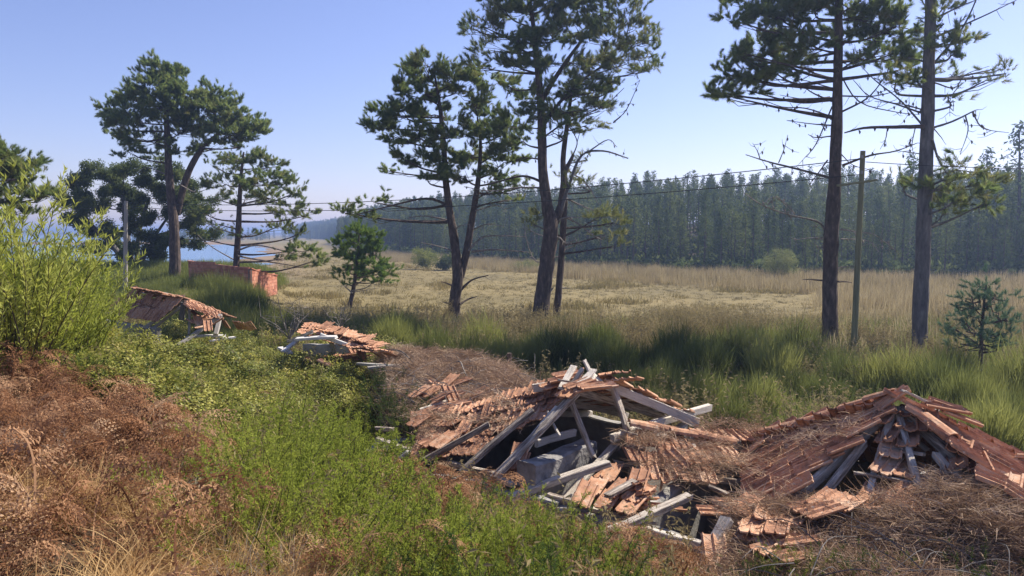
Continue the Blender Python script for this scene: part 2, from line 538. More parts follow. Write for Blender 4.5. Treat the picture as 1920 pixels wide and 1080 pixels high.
def scatter(name, key, pts, rot, scl, parent=None, origin=None):
    pts = np.asarray(pts, float)
    if origin is None:
        origin = WM[parent.name].translation if parent is not None else Vector((0, 0, 0))
    me = bpy.data.meshes.new(name)
    n = len(pts)
    me.vertices.add(n)
    me.vertices.foreach_set('co', (pts - np.array(origin)).ravel())
    a = me.attributes.new('rot', 'FLOAT_VECTOR', 'POINT'); a.data.foreach_set('vector', np.asarray(rot, float).ravel())
    scl = np.asarray(scl, float)
    if scl.ndim == 1: scl = np.repeat(scl[:, None], 3, 1)
    a = me.attributes.new('scl', 'FLOAT_VECTOR', 'POINT'); a.data.foreach_set('vector', scl.ravel())
    a = me.attributes.new('idx', 'INT', 'POINT'); a.data.foreach_set('value', RS.randint(0, NT[key], n).astype(np.int32))
    o = bpy.data.objects.new(name, me)
    md = o.modifiers.new('scatter', 'NODES'); md.node_group = GROUPS[key]
    return reg(o, Matrix.Translation(Vector(origin)), parent)

def rot_dir(d, spin=True):
    d = np.asarray(d, float)
    d = d / np.linalg.norm(d, axis=1)[:, None]
    th = np.arccos(np.clip(d[:, 2], -1, 1))
    ph = np.arctan2(d[:, 0], -d[:, 1])
    return np.stack([th, np.zeros(len(d)), ph], 1)

def rot_up(n, tilt=.25):
    return np.stack([RS.normal(0, tilt, n), RS.normal(0, tilt, n), RS.uniform(0, 6.283, n)], 1)

# ------------------------------------------------------------------ plant pieces
def blade(mb, p, d, L, w, bend=.3, seg=2, mi=0, tip=True):
    """a narrow leaf or stalk: strip that curves over"""
    p = np.array(p, float); d = np.array(d, float); d /= np.linalg.norm(d)
    side = np.cross(d, RS.normal(size=3)); side /= (np.linalg.norm(side) + 1e-9)
    g = np.array([d[0] * .5, d[1] * .5, -1.0]) * bend
    V = []; F = []
    for i in range(seg + 1):
        t = i / seg
        c = p + d * L * t + g * L * t * t * .5
        ww = w * (1 - t * .75) if i < seg or not tip else 0
        if i == seg and tip:
            V.append(c)
        else:
            V.append(c - side * ww / 2); V.append(c + side * ww / 2)
    for i in range(seg):
        a = i * 2
        if i == seg - 1 and tip: F.append((a, a + 1, a + 2))
        else: F.append((a, a + 1, a + 3, a + 2))
    mb.add(V, F, mi)

def lanceo(mb, p, d, L, w, mi=0, droop=.2):
    p = np.array(p, float); d = np.array(d, float); d /= np.linalg.norm(d)
    s = np.cross(d, RS.normal(size=3)); s /= np.linalg.norm(s)
    g = np.array([0, 0, -1.0]) * droop * L
    V = [p, p + d * L * .4 - s * w / 2 + g * .15, p + d * L * .4 + s * w / 2 + g * .15, p + d * L + g]
    mb.add(V, [(0, 1, 3, 2)], mi)

def T_tuft(n=120, L=.17, w=.0125, shoot=.20):
    mb = MB()
    for i in range(n):
        t = RS.rand()
        a = RS.uniform(0, 6.283)
        sp_ = RS.uniform(.35, 1.0) * (1.1 - .6 * t)
        d = (math.cos(a) * sp_, math.sin(a) * sp_, .55 + .6 * t)
        d = np.array(d); d /= np.linalg.norm(d)
        p = np.array([0, 0, shoot * t])
        s = np.cross(d, RS.normal(size=3)); s /= np.linalg.norm(s)
        l = L * RS.uniform(.7, 1.15)
        mb.add([p - s * w / 2, p + s * w / 2, p + d * l], [(0, 1, 2)])
    return mb

def T_leafclump(n=60, r=.3, L=.09, w=.05):
    mb = MB()
    for i in range(n):
        v = RS.normal(size=3); v /= np.linalg.norm(v)
        p = v * r * RS.rand() ** .5
        lanceo(mb, p, v + RS.normal(size=3) * .7, L * RS.uniform(.7, 1.3), w, 0, .1)
    return mb

def T_fern(L=.8, curl=.6):
    mb = MB()
    nseg = 20
    pts = []
    for i in range(nseg + 1):
        t = i / nseg
        pts.append(np.array([.05 * math.sin(t * 5) * L, L * (t * .85 - .18 * curl * t * t), L * (.55 * math.sin(t * 2.1) - curl * .45 * t ** 3)]))
    for i in range(nseg):
        a, b = pts[i], pts[i + 1]
        w = .006 * (1.2 - i / nseg)
        mb.add([a + [w, 0, 0], a - [w, 0, 0], b - [w, 0, 0], b + [w, 0, 0]], [(0, 1, 2, 3)])
        if i < 4: continue
        t = i / nseg
        pl = L * .25 * math.sin(math.pi * (.12 + .88 * (1 - t))) ** .8 * RS.uniform(.75, 1.1) * (1 - .15 * t)
        for sgn in (-1, 1):
            if RS.rand() < .08: continue
            d = np.array([sgn, .35 + RS.normal(0, .15), RS.normal(-.25, .25)]); d /= np.linalg.norm(d)
            dr = RS.uniform(.2, .9) * curl
            m = 6
            q = []
            for k in range(m + 1):
                u = k / m
                q.append(a + d * pl * u + np.array([0, 0, -dr * pl * u * u]) + np.array([0, 0.15 * pl * math.sin(u * 3), 0]))
            for k in range(m):
                u = k / m
                wl = pl * .15 * (1 - u * .75)
                up = np.array([RS.normal(0, .3), 1, RS.normal(-.2, .5)])
                e = (q[k + 1] - q[k])
                mb.add([q[k], q[k] * .45 + q[k + 1] * .55, q[k] + e * .7 + up * wl], [(0, 1, 2)])
                up2 = np.array([RS.normal(0, .3), -1, RS.normal(-.2, .5)])
                mb.add([q[k], q[k] * .45 + q[k + 1] * .55, q[k] + e * .7 + up2 * wl], [(0, 1, 2)])
    return mb

def T_straw(n=46, L=.4, w=.005, spread=1.0, bend=.7, seg=3):
    mb = MB()
    for i in range(n):
        a = RS.uniform(0, 6.283); s = RS.uniform(.1, 1) * spread
        blade(mb, (RS.normal(0, .05), RS.normal(0, .05), 0), (math.cos(a) * s, math.sin(a) * s, .6), L * RS.uniform(.5, 1.2), w, bend * RS.uniform(.3, 1.3), seg)
    return mb

def T_litter(n=85, r=.26, L=.15, w=.0055):
    mb = MB()
    for i in range(n):
        a = RS.uniform(0, 6.283); rr = r * RS.rand() ** .5
        p = (rr * math.cos(a), rr * math.sin(a), RS.uniform(0, .05))
        b = RS.uniform(0, 6.283)
        blade(mb, p, (math.cos(b), math.sin(b), RS.normal(.12, .3)), L * RS.uniform(.5, 1.4), w * RS.uniform(.7, 1.6), RS.uniform(-.5, .6), 3, 0, False)
    return mb

def T_heath(L=.6, n=150):
    """upright shoot feathered with tiny needle leaves"""
    mb = MB()
    bend = np.array([RS.normal(0, .16), RS.normal(0, .16), 0])
    m = 8
    def pos(t): return np.array([0, 0, L * t]) + bend * L * t * t
    for i in range(m):
        a = pos(i / m); b = pos((i + 1) / m); w = .004 * (1.3 - i / m)
        mb.add([a + [w, 0, 0], a - [w, 0, 0], b - [w, 0, 0], b + [w, 0, 0]], [(0, 1, 2, 3)], 1)
    # side twigs
    tw = []
    for i in range(11):
        t = RS.uniform(.2, .95); a = RS.uniform(0, 6.283)
        d = np.array([math.cos(a) * .75, math.sin(a) * .75, .75]); l = L * .26 * (1.15 - t)
        tw.append((pos(t), d, l))
    for i in range(n):
        if RS.rand() < .45:
            t = RS.uniform(.22, 1) ** .8; p = pos(t)
        else:
            q, d, l = tw[RS.randint(len(tw))]; p = q + d * l * RS.uniform(.1, 1.15)
        a = RS.uniform(0, 6.283)
        d = np.array([math.cos(a), math.sin(a), RS.uniform(.3, 1.2)]); d /= np.linalg.norm(d)
        s = np.cross(d, RS.normal(size=3)); s /= np.linalg.norm(s)
        l = RS.uniform(.018, .034); w = .0065
        mb.add([p - s * w / 2, p + s * w / 2, p + d * l], [(0, 1, 2)], 0)
    return mb

def T_branchlet(L=1.2, n=55, ll=.11, lw=.016):
    mb = MB()
    bend = np.array([RS.normal(0, .2), RS.normal(0, .2), 0])
    def pos(t): return np.array([0, 0, L * t]) + bend * L * t * t
    m = 8
    for i in range(m):
        a = pos(i / m); b = pos((i + 1) / m); w = .006 * (1.3 - i / m)
        mb.add([a + [w, 0, 0], a - [w, 0, 0], b - [w, 0, 0], b + [w, 0, 0]], [(0, 1, 2, 3)], 1)
    for i in range(n):
        t = RS.uniform(.12, 1.0); a = RS.uniform(0, 6.283)
        d = (math.cos(a) * .55, math.sin(a) * .55, RS.uniform(.5, 1.2))
        lanceo(mb, pos(t), d, ll * RS.uniform(.6, 1.25), lw, 0, RS.uniform(-.1, .3))
    return mb

def T_bramble(n=34, r=.35):
    mb = MB()
    for k in range(4):
        a = RS.uniform(0, 6.283)
        pr = None
        for i in range(7):
            t = i / 6
            p = np.array([math.cos(a) * r * 1.3 * t, math.sin(a) * r * 1.3 * t, .28 * math.sin(t * 2.7)])
            if pr is not None:
                w = .004
                mb.add([pr + [w, 0, 0], pr - [w, 0, 0], p - [0, w, 0], p + [0, w, 0]], [(0, 1, 2, 3)], 1)
            pr = p
            for j in range(3):
                for q in range(3):
                    an = RS.uniform(0, 6.283)
                    d = np.array([math.cos(an), math.sin(an), RS.uniform(-.1, .6)])
                    s = np.cross(d, [0, 0, 1.0] + RS.normal(0, .35, 3)); s /= np.linalg.norm(s)
                    l = RS.uniform(.03, .055); w = l * .7
                    o = p + RS.normal(0, .045, 3)
                    mb.add([o, o + d * l * .5 - s * w / 2, o + d * l, o + d * l * .5 + s * w / 2], [(0, 1, 2, 3)], 0)
    return mb

def T_reed(n=16, L=.95):
    mb = MB()
    for i in range(n):
        a = RS.uniform(0, 6.283)
        p = (RS.normal(0, .22), RS.normal(0, .22), 0)
        s = RS.uniform(0, .25)
        blade(mb, p, (math.cos(a) * s, math.sin(a) * s, 1), L * RS.uniform(.6, 1.15), .028, RS.uniform(0, .35), 3)
    return mb

def T_grass(n=40, L=.35, w=.012, r=.2):
    mb = MB()
    for i in range(n):
        a = RS.uniform(0, 6.283); s = RS.uniform(0, .5)
        blade(mb, (RS.normal(0, r), RS.normal(0, r), 0), (math.cos(a) * s, math.sin(a) * s, 1), L * RS.uniform(.5, 1.2), w, RS.uniform(0, .6), 2)
    return mb

def T_weed(L=.8):
    mb = MB()
    for i in range(9):
        a = RS.uniform(0, 6.283); s = RS.uniform(.05, .4)
        d = np.array([math.cos(a) * s, math.sin(a) * s, 1]); d /= np.linalg.norm(d)
        l = L * RS.uniform(.5, 1.1)
        blade(mb, (0, 0, 0), d, l, .008, .1, 2)
        for k in range(12):
            t = RS.uniform(.45, 1)
            lanceo(mb, d * l * t, RS.normal(size=3) + [0, 0, .5], .07, .018, 0)
    return mb

template('tuft', [T_tuft().mesh('tuft', M['pine']) for _ in range(5)])
template('tuftdry', [T_tuft(45).mesh('tuftdry', M['pine_dry']) for _ in range(4)])
template('tuftblue', [T_tuft(90, .15, .009).mesh('tuftblue', M['pine_blue']) for _ in range(3)])
template('tuftgreen', [T_tuft(90, .17, .014).mesh('tuftgreen', M['pine_green']) for _ in range(3)])
template('oakclump', [T_leafclump(70, .32, .12, .07).mesh('oakclump', M['oak']) for _ in range(4)])
template('willowclump', [T_leafclump(70, .3, .12, .03).mesh('willowclump', M['willow']) for _ in range(3)])
template('greenclump', [T_leafclump(70, .3, .10, .05).mesh('greenclump', M['grass']) for _ in range(3)])
template('darkclump', [T_leafclump(50, .45, .22, .12).mesh('darkclump', M['forest']) for _ in range(3)])
template('fern', [T_fern(RS.uniform(.6, .85), c).mesh('fern', M['fern']) for c in (.4, .7, 1.0, 1.2, .6)])
template('straw', [T_straw().mesh('straw', M['straw']) for _ in range(4)])
template('strawflat', [T_straw(60, .42, .0045, 1.6, .5).mesh('strawflat', M['straw']) for _ in range(3)])
template('greytwig', [T_straw(40, .3, .004, 1.3, .3, 3).mesh('greytwig', M['greytwig']) for _ in range(3)])
template('litter', [T_litter().mesh('litter', M['litter']) for _ in range(5)])
template('bramble', [T_bramble().mesh('bramble', [M['bramble'], M['bark']]) for _ in range(5)])
template('reed', [T_reed().mesh('reed', M['reed']) for _ in range(5)])
template('marsh', [T_grass(34, .30, .03, .28).mesh('marsh', M['marsh']) for _ in range(5)])
template('shortg', [T_grass(30, .26, .022, .3).mesh('shortg', M['shortgrass']) for _ in range(4)])
template('grass', [T_grass(60, .30, .010, .16).mesh('grass', M['grass']) for _ in range(4)])
template('weed', [T_weed(.8).mesh('weed', M['weed']) for _ in range(4)])

# ------------------------------------------------------------------ ground, water, haze
def build_ground():
    def axis(lo, hi, c, d0, grow):
        a = [c]
        s = d0
        while a[-1] < hi:
            a.append(a[-1] + s); s *= grow
        b = [c]; s = d0
        while b[-1] > lo:
            b.append(b[-1] - s); s *= grow
        return np.array(sorted(set(b + a)))
    xs = axis(-3200, 3200, 0, .16, 1.030)
    ys = np.concatenate([[-40, -20, -10, -6, -4, -2, -1], axis(0, 4500, 0, .16, 1.022)[0:]])
    ys = np.array(sorted(set(ys[ys >= -40])))
    X, Y = np.meshgrid(xs, ys)
    Z = tz(X, Y)
    nx, ny = len(xs), len(ys)
    V = np.stack([X.ravel(), Y.ravel(), Z.ravel()], 1)
    i = np.arange(nx * ny).reshape(ny, nx)
    F = np.stack([i[:-1, :-1].ravel(), i[:-1, 1:].ravel(), i[1:, 1:].ravel(), i[1:, :-1].ravel()], 1)
    me = bpy.data.meshes.new('ground')
    me.from_pydata(V.tolist(), [], F.tolist())
    x, y = V[:, 0], V[:, 1]
    yb = np.interp(x, FX, FY)
    Nn = (x + 1) * .59 + (y - 9) * .81
    m = sm((Nn - 9 + (vnoise(x, y, 2, 9) - .5) * 5) / 6)
    f = sm((y - yb + 2) / 5)
    e = np.interp(y, [0, 60, 75, 97, 184, 260, 600, 5000], [-60, -19, -25, -33, -56, -85, -260, -2500])
    mud = sm((e + 9 - x) / 10) * sm((y - 66) / 10) * (1 - f)
    col = np.stack([m, f, mud, np.ones_like(m)], 1)
    at = me.color_attributes.new('zone', 'FLOAT_COLOR', 'POINT')
    at.data.foreach_set('color', col.ravel())
    me.materials.append(M['ground'])
    me.polygons.foreach_set('use_smooth', [True] * len(me.polygons))
    o = bpy.data.objects.new('ground', me)
    reg(o, Matrix()); tag(o, kind='structure')
build_ground()

mb = MB()
mb.add([(-6000, 40, -.02), (3000, 40, -.02), (3000, 8000, -.02), (-6000, 8000, -.02)], [(0, 1, 2, 3)])
w_ = mb.obj('water', M['water']); tag(w_, kind='structure')

def build_haze():
    m = bpy.data.materials.new('air_haze'); m.use_nodes = True
    nt = m.node_tree
    for n in list(nt.nodes): nt.nodes.remove(n)
    out = nt.nodes.new('ShaderNodeOutputMaterial')
    v = nt.nodes.new('ShaderNodeVolumePrincipled')
    v.inputs['Color'].default_value = (.45, .62, 1.0, 1)
    v.inputs['Density'].default_value = HAZE
    v.inputs['Anisotropy'].default_value = .5
    nt.links.new(v.outputs[0], out.inputs['Volume'])
    m.cycles.homogeneous_volume = True
    mb = MB()
    x0, x1, y0, y1, z0, z1 = -6100, 3300, -60, 8100, -6, 24
    V = [(x, y, z) for x in (x0, x1) for y in (y0, y1) for z in (z0, z1)]
    mb.add(V, [(0, 1, 3, 2), (4, 6, 7, 5), (0, 4, 5, 1), (2, 3, 7, 6), (0, 2, 6, 4), (1, 5, 7, 3)])
    o = mb.obj('haze', m); tag(o, kind='stuff')
HAZE = .0009
build_haze()

# ------------------------------------------------------------------ roof tiles
def tile_mesh(name, broken=0):
    prof = [(-.115, .006), (-.10, .030), (-.082, .006), (-.012, .008), (.0, .032), (.016, .008), (.085, .006), (.1, .032), (.118, .026)]
    L = .41
    V = []; F = []
    n = len(prof)
    ys = [0, L] if not broken else [0, L * .62]
    for yi, y in enumerate(ys):
        for k, (x, z) in enumerate(prof):
            jy = 0 if not (broken and yi == 1) else .05 * math.sin(k * 2.3)
            V.append((x, y + jy, z))
        for k, (x, z) in enumerate(prof):
            jy = 0 if not (broken and yi == 1) else .05 * math.sin(k * 2.3)
            V.append((x, y + jy, z - .016))
    for k in range(n - 1):
        F.append((k, k + 1, 2 * n + k + 1, 2 * n + k))
        F.append((n + k, 3 * n + k, 3 * n + k + 1, n + k + 1))
        F.append((k, n + k, n + k + 1, k + 1))
        F.append((2 * n + k, 2 * n + k + 1, 3 * n + k + 1, 3 * n + k))
    F.append((0, 2 * n, 3 * n, n)); F.append((n - 1, 2 * n - 1, 4 * n - 1, 3 * n - 1))
    me = bpy.data.meshes.new(name); me.from_pydata(V, [], F); me.materials.append(M['tile']); me.update()
    return me
TILE = [tile_mesh('roof_tile'), tile_mesh('roof_tile_broken', 1)]

def ridge_mesh():
    V = []; F = []; n = 6; L = .4
    for y in (0, L):
        r = .11 if y == 0 else .09
        for rr in (r, r - .018):
            for k in range(n + 1):
                a = math.pi * k / n
                V.append((math.cos(a) * rr, y, math.sin(a) * rr * .75))
    m = n + 1
    for k in range(n):
        F += [(k, k + 1, 2 * m + k + 1, 2 * m + k), (m + k, 3 * m + k, 3 * m + k + 1, m + k + 1), (k, m + k, m + k + 1, k + 1), (2 * m + k, 2 * m + k + 1, 3 * m + k + 1, 3 * m + k)]
    F += [(0, 2 * m, 3 * m, m), (n, m + n, 3 * m + n, 2 * m + n)]
    me = bpy.data.meshes.new('ridge_tile'); me.from_pydata(V, [], F); me.materials.append(M['tile']); me.update()
    return me
RIDGE = ridge_mesh()

def put(me, name, pos, xd, yd, parent, tilt=0, jr=.03, sc=.87):
    """place a tile: xd across, yd up the slope"""
    x = Vector(xd).normalized(); y = Vector(yd); y = (y - x * y.dot(x)).normalized(); z = x.cross(y)
    if z.z < 0: x = -x; z = x.cross(y)
    m = Matrix(((x.x, y.x, z.x, 0), (x.y, y.y, z.y, 0), (x.z, y.z, z.z, 0), (0, 0, 0, 1)))
    R = Matrix.Rotation(random.gauss(0, jr), 4, 'Z') @ Matrix.Rotation(tilt + random.gauss(0, jr * .8), 4, 'X') @ Matrix.Rotation(random.gauss(0, jr), 4, 'Y')
    w = Matrix.Translation(Vector(pos)) @ m @ R @ Matrix.Scale(sc, 4)
    o = bpy.data.objects.new(name, me)
    return reg(o, w, parent)

def tile_field(parent, TL, TR, BL, BR, mask=None, ex=.205, ey=.325, jr=.03, drop=0.0, sag=0.0, tilt=-.05):
    ex *= .87; ey *= .87
    TL, TR, BL, BR = map(Vector, (TL, TR, BL, BR))
    rows = int(max((BL - TL).length, (BR - TR).length) / ey)
    cnt = 0
    for r in range(rows, 0, -1):
        v = r / rows
        L = TL.lerp(BL, v); R = TR.lerp(BR, v)
        n = int((R - L).length / ex)
        if n < 1: continue
        xd = (R - L).normalized()
        wob = random.uniform(-.03, .03)
        for k in range(n):
            u = (k + .5) / n
            p = L.lerp(R, u)
            up = (TL.lerp(TR, u) - BL.lerp(BR, u)).normalized()
            p = p + Vector((0, 0, -sag * math.sin(math.pi * u) * math.sin(math.pi * min(v, 1)))) + up * (wob + random.uniform(-.015, .015))
            px, py = proj(p + up * .2)
            if mask is not None and not mask(u, v, px[0], py[0]): continue
            if random.random() < drop: continue
            z = xd.cross(up)
            if z.z < 0: z = -z
            b = random.random() < .07
            put(TILE[1] if b else TILE[0], 'roof_tile', p + z * (.02 + random.uniform(0, .012)), xd, up, parent, tilt * random.uniform(.6, 1.3), jr if random.random() < .85 else jr * 3.2)
            cnt += 1
    return cnt

def loose(parent, px, py, z, yaw, pitch=0.0, rollx=0.0, n=1, step=.2):
    """a few tiles still side by side, thrown together"""
    for k in range(n):
        p = PZ(px, py, z)
        y = Vector((math.cos(yaw), math.sin(yaw), math.sin(pitch)))
        x = Vector((math.sin(yaw), -math.cos(yaw), math.sin(rollx)))
        put(TILE[0], 'roof_tile', p + x * step * k + Vector((0, 0, .015 * k)), x, y, parent, 0, .06)

LIT = []      # (point) list for litter on roofs
def litter_quad(TL, TR, BL, BR, dens, mask=None, lift=.035):
    TL, TR, BL, BR = map(Vector, (TL, TR, BL, BR))
    area = (TR - TL + BR - BL).length * .5 * (BL - TL + BR - TR).length * .5
    for i in range(int(area * dens)):
        u, v = random.random(), random.random()
        p = TL.lerp(TR, u).lerp(BL.lerp(BR, u), v)
        px, py = proj(p)
        if mask is not None and not mask(u, v, px[0], py[0]): continue
        LIT.append(p + Vector((0, 0, lift)))

# ================================================================== MIDDLE RUIN (B)
B = thing('ruined_house', 'roofless middle ruin with bare leaning rafters and tiles left on its far shoulder', 'ruined house', H(.6, 1.5, 0))
wall(B, H(-1.1, 0), H(1.85, 0), -.1, 1.40, .16)
wall(B, H(-1.1, 3.1), H(2.0, 3.1), -.1, 1.50, .16)
wall(B, H(-1.1, .08), H(-1.1, 3.02), -.1, 1.45, .16)
wall(B, H(1.38, .1), H(1.38, 1.35), -.1, 1.60, .19, 'concrete', label='low grey partition with a thick rounded top')
wall(B, H(1.38, .06), H(1.38, 1.38), 1.44, 1.70, .25, 'greystone', 'wall_coping', rag=.022)
wall(B, H(1.9, 1.55), H(1.9, 3.02), -.1, 1.62, .13)
wall(B, H(.2, .1), H(.2, 2.9), -.1, .95, .12)
fl = MB(); fl.add([H(-1.05, 0.05, .42), H(6.8, .05, .42), H(6.8, 3.05, .42), H(-1.05, 3.05, .42)], [(0, 1, 2, 3)])
fo = fl.obj('dirt_floor', M['floor_dirt']); tag(fo, kind='structure')
# near slope
nTL, nTR, nBR, nBL = H(-.9, .9, 1.67), H(1.25, 1.6, 2.42), H(.9, 0, 1.5), H(-.3, 0, 1.45)
def mB(u, v, px, py):
    py += random.gauss(0, 6)
    return py < np.interp(px, [770, 830, 900, 955, 1010, 1060, 1100], [868, 862, 832, 808, 782, 752, 738])
tile_field(B, nTL, nTR, nBL, nBR, mB, jr=.08, sag=.06, drop=.08, ey=.185, tilt=-.16)
tile_field(B, nTL + Vector((0, 0, -.03)), nTL.lerp(nTR, .55) + Vector((0, 0, -.03)), nBL, nBL.lerp(nBR, .55), lambda u, v, px, py: py < np.interp(px, [770, 830, 900, 1010], [872, 850, 815, 770]), jr=.12, drop=.5)
# back slope, seen from below through the gap
bTL, bTR, bBR, bBL = H(-.9, 1.0, 1.66), H(1.5, 1.6, 2.42), H(2.0, 3.15, 1.75), H(-.9, 3.1, 1.5)
tile_field(B, bTL, bTR, bBL, bBR, None, jr=.03)
for k in range(9):
    v = k / 8
    a = bTL.lerp(bBL, v); b = bTR.lerp(bBR, v)
    beam(B, 'batten', a - Vector((0, 0, .02)), b - Vector((0, 0, .02)), .05, .035)
for k in range(5):
    u = .05 + k * .2
    beam(B, 'rafter', bTL.lerp(bTR, u) - Vector((0, 0, .08)), bBL.lerp(bBR, u) - Vector((0, 0, .08)), .06, .1)
ww = .075
beam(B, 'rafter', PZ(1122, 716, 2.36), PZ(1308, 792, 1.70), .05, .13, 'wood', 0, .003, label='sunlit gable rafter sloping away to the right')
beam(B, 'ridge_board', PZ(1000, 728, 2.25), PZ(1128, 712, 2.36), .05, .12)
beam(B, 'rafter', PZ(1080, 738, 2.30), PZ(926, 897, 1.52), .11, .07)
beam(B, 'rafter', PZ(1046, 766, 2.14), PZ(970, 864, 1.66), .10, .07, label='forked rafter split along its grain')
beam(B, 'rafter', PZ(998, 770, 2.12), PZ(866, 885, 1.53), .085, .07)
beam(B, 'rafter', PZ(916, 796, 1.95), PZ(789, 866, 1.52), .08, .07)
beam(B, 'post', PZ(975, 858, 1.66), PZ(972, 922, 1.30), .09, .07)
beam(B, 'wall_plate', PZ(806, 855, 1.47), PZ(930, 890, 1.5), .09, .06)
beam(B, 'wall_plate', PZ(826, 868, 1.43), PZ(962, 908, 1.45), .10, .06)
beam(B, 'wall_plate', PZ(707, 823, 1.53), PZ(768, 844, 1.52), .09, .06)
beam(B, 'wall_plate', PZ(1028, 930, 1.40), PZ(1085, 944, 1.42), .09, .07)
beam(B, 'brace', PZ(1070, 752, 2.2), PZ(1113, 858, 1.62), .06, .06)
beam(B, 'brace', PZ(1027, 773, 2.1), PZ(1050, 818, 1.9), .025, .03)
beam(B, 'post', PZ(1146, 722, 2.3), PZ(1176, 808, 1.78), .085, .07)
beam(B, 'tie_beam', PZ(1006, 832, 1.72), PZ(1078, 811, 1.74), .05, .10)
beam(B, 'wall_plate', PZ(1148, 822, 1.74), PZ(1330, 764, 1.76), .09, .11, 'wood', 0, .004, label='long pale wall plate jutting past the right corner')
beam(B, 'batten', PZ(1163, 806, 1.86), PZ(1196, 816, 1.82), .02, .02)
beam(B, 'batten', PZ(1260, 782, 1.92), PZ(1300, 800, 1.72), .02, .02)
# rubble of boards and tiles at the apex
beam(B, 'broken_board', PZ(1052, 728, 2.40), PZ(1076, 686, 2.58), .09, .03)
beam(B, 'broken_board', PZ(1075, 716, 2.42), PZ(1092, 692, 2.56), .08, .03)
beam(B, 'broken_board', PZ(1084, 722, 2.44), PZ(1112, 694, 2.56), .10, .03)
beam(B, 'broken_board', PZ(1096, 676, 2.66), PZ(1113, 716, 2.44), .05, .04)
beam(B, 'broken_board', PZ(1108, 700, 2.5), PZ(1124, 716, 2.42), .10, .03)
beam(B, 'broken_board', PZ(1046, 712, 2.5), PZ(1086, 718, 2.45), .03, .025)
for (x, y, z, yaw, pit) in ((1040, 706, 2.42, .3, .1), (1062, 728, 2.42, .4, .15), (1075, 734, 2.4, .2, .2), (1088, 728, 2.45, .5, .05), (1100, 730, 2.40, .25, .1), (1030, 716, 2.38, .2, .1), (1018, 728, 2.3, .6, .2), (1048, 745, 2.25, .5, .4), (1060, 745, 2.28, .9, .3)):
    loose(B, x, y, z, yaw, pit)
loose(B, 1148, 713, 2.45, 1.2, -.25, .1, 2)
loose(B, 1135, 703, 2.5, 1.3, -.1, .1, 2)
loose(B, 960, 898, 1.5, 1.25, 1.3, 0, 1); loose(B, 966, 880, 1.6, 1.3, 1.2, 0, 1)
loose(B, 792, 836, 1.62, .9, .3, 0, 2); loose(B, 815, 800, 1.72, .9, .2, .1, 2)
for i in range(14):
    loose(B, random.uniform(1000, 1280), random.uniform(905, 945), 1.0, random.uniform(0, 3), random.uniform(-.4, .5))
cs = MB(); tube(cs, [PZ(748, 858, 1.45), PZ(762, 849, 1.50), PZ(768, 846, 1.50)], .035, 10); cs.obj('drain_pipe', M['palewall'], B)

# ================================================================== RIGHT RUIN (A)
A_ = thing('ruined_house', 'largest ruin at the right with a sagging tiled hip and holes showing the dark room', 'ruined house', H(4.7, 1.6, 0))
Ap = H(4.7, 1.75, 2.57); fl_ = H(2.72, 3.1, 1.50); nl = H(3.80, .05, 1.50); nr = H(6.9, -.05, 1.5); fr = H(6.2, 3.1, 1.6)
wall(A_, H(2.6, .05), H(2.6, 3.05), -.1, 1.40, .15)
wall(A_, H(2.0, 3.12), H(6.4, 3.12), -.1, 1.48, .16)
wall(A_, H(1.85, -.02), H(6.9, -.02), -.1, 1.36, .16)
wall(A_, H(6.9, .05), H(6.4, 3.0), -.1, 1.45, .16)
def mL(u, v, px, py):
    if inpoly(px, py, [(1500, 892), (1590, 832), (1642, 800), (1650, 950), (1470, 965)])[0]: return False
    if inpoly(px, py, [(1330, 975), (1420, 945), (1500, 925), (1600, 990), (1350, 1100)])[0]: return False
    if inpoly(px, py, [(1180, 905), (1350, 870), (1388, 905), (1350, 945), (1300, 980), (1150, 1000)])[0]: return False
    return True
tile_field(A_, Ap, Ap + (nl - Ap) * .02, fl_, nl, mL, jr=.045, sag=.10, drop=.02, tilt=-.09)
mskF = [(1655, 728), (1700, 728), (1735, 780), (1700, 800), (1695, 868), (1640, 862), (1648, 800)]
mskF2 = [(1640, 862), (1700, 862), (1706, 893), (1650, 893)]
mskF3 = [(1735, 785), (1800, 790), (1960, 885), (2000, 1000), (1870, 930), (1770, 888), (1738, 850)]
mskF4 = [(1628, 900), (1720, 900), (1715, 950), (1620, 960)]
mskF5 = [(1500, 912), (1560, 900), (1570, 925), (1500, 945)]
def mF(u, v, px, py):
    return any(inpoly(px, py, q)[0] for q in (mskF, mskF2, mskF3, mskF4))
tile_field(A_, Ap + (nl - Ap) * .02, Ap + (nr - Ap) * .02, nl, nr, mF, jr=.12, sag=.03, drop=.04, tilt=-.32)
tile_field(A_, Ap + (fl_ - Ap) * .12 - Vector((0, 0, .10)), Ap + (fr - Ap) * .08 - Vector((0, 0, .1)), fl_ - Vector((0, 0, .10)), fr - Vector((0, 0, .1)), None, jr=.02)        # far slope
tile_field(A_, Ap, Ap + (fr - Ap) * .02, nr, fr, None, jr=.04, drop=.05)
dl = Vector((0, 0, .09))
for (e0, e1, nm) in ((Ap, fl_, 'hip'), (Ap, nr, 'hip')):
    d = (e1 - e0); n = int(d.length / .36)
    for k in range(n):
        if e1 is nr and k not in (1,): continue
        p = e0 + d * ((k + 1) / n)
        s = .10 * math.sin(math.pi * (k + 1) / n)
        x = d.cross(Vector((0, 0, 1)))
        put(RIDGE, 'ridge_tile', p + Vector((0, 0, .05 - s * .5)), x, -d, A_, 0, .05)
for (e, f0, f1) in ((nl, .03, 1.0), (nr, .03, 1.0), (fl_, .03, 1), (fr, .03, 1)):
    beam(A_, 'hip_rafter', Ap.lerp(e, f0) - dl, Ap.lerp(e, f1) - dl, .07, .11)
for k, u in enumerate((.10, .30, .52, .76)):
    e = nl.lerp(nr, u)
    st = Ap.lerp(e, .04 if k in (1, 2) else .3)
    beam(A_, 'rafter', st - dl * .8, e - dl * .8, .07, .08)
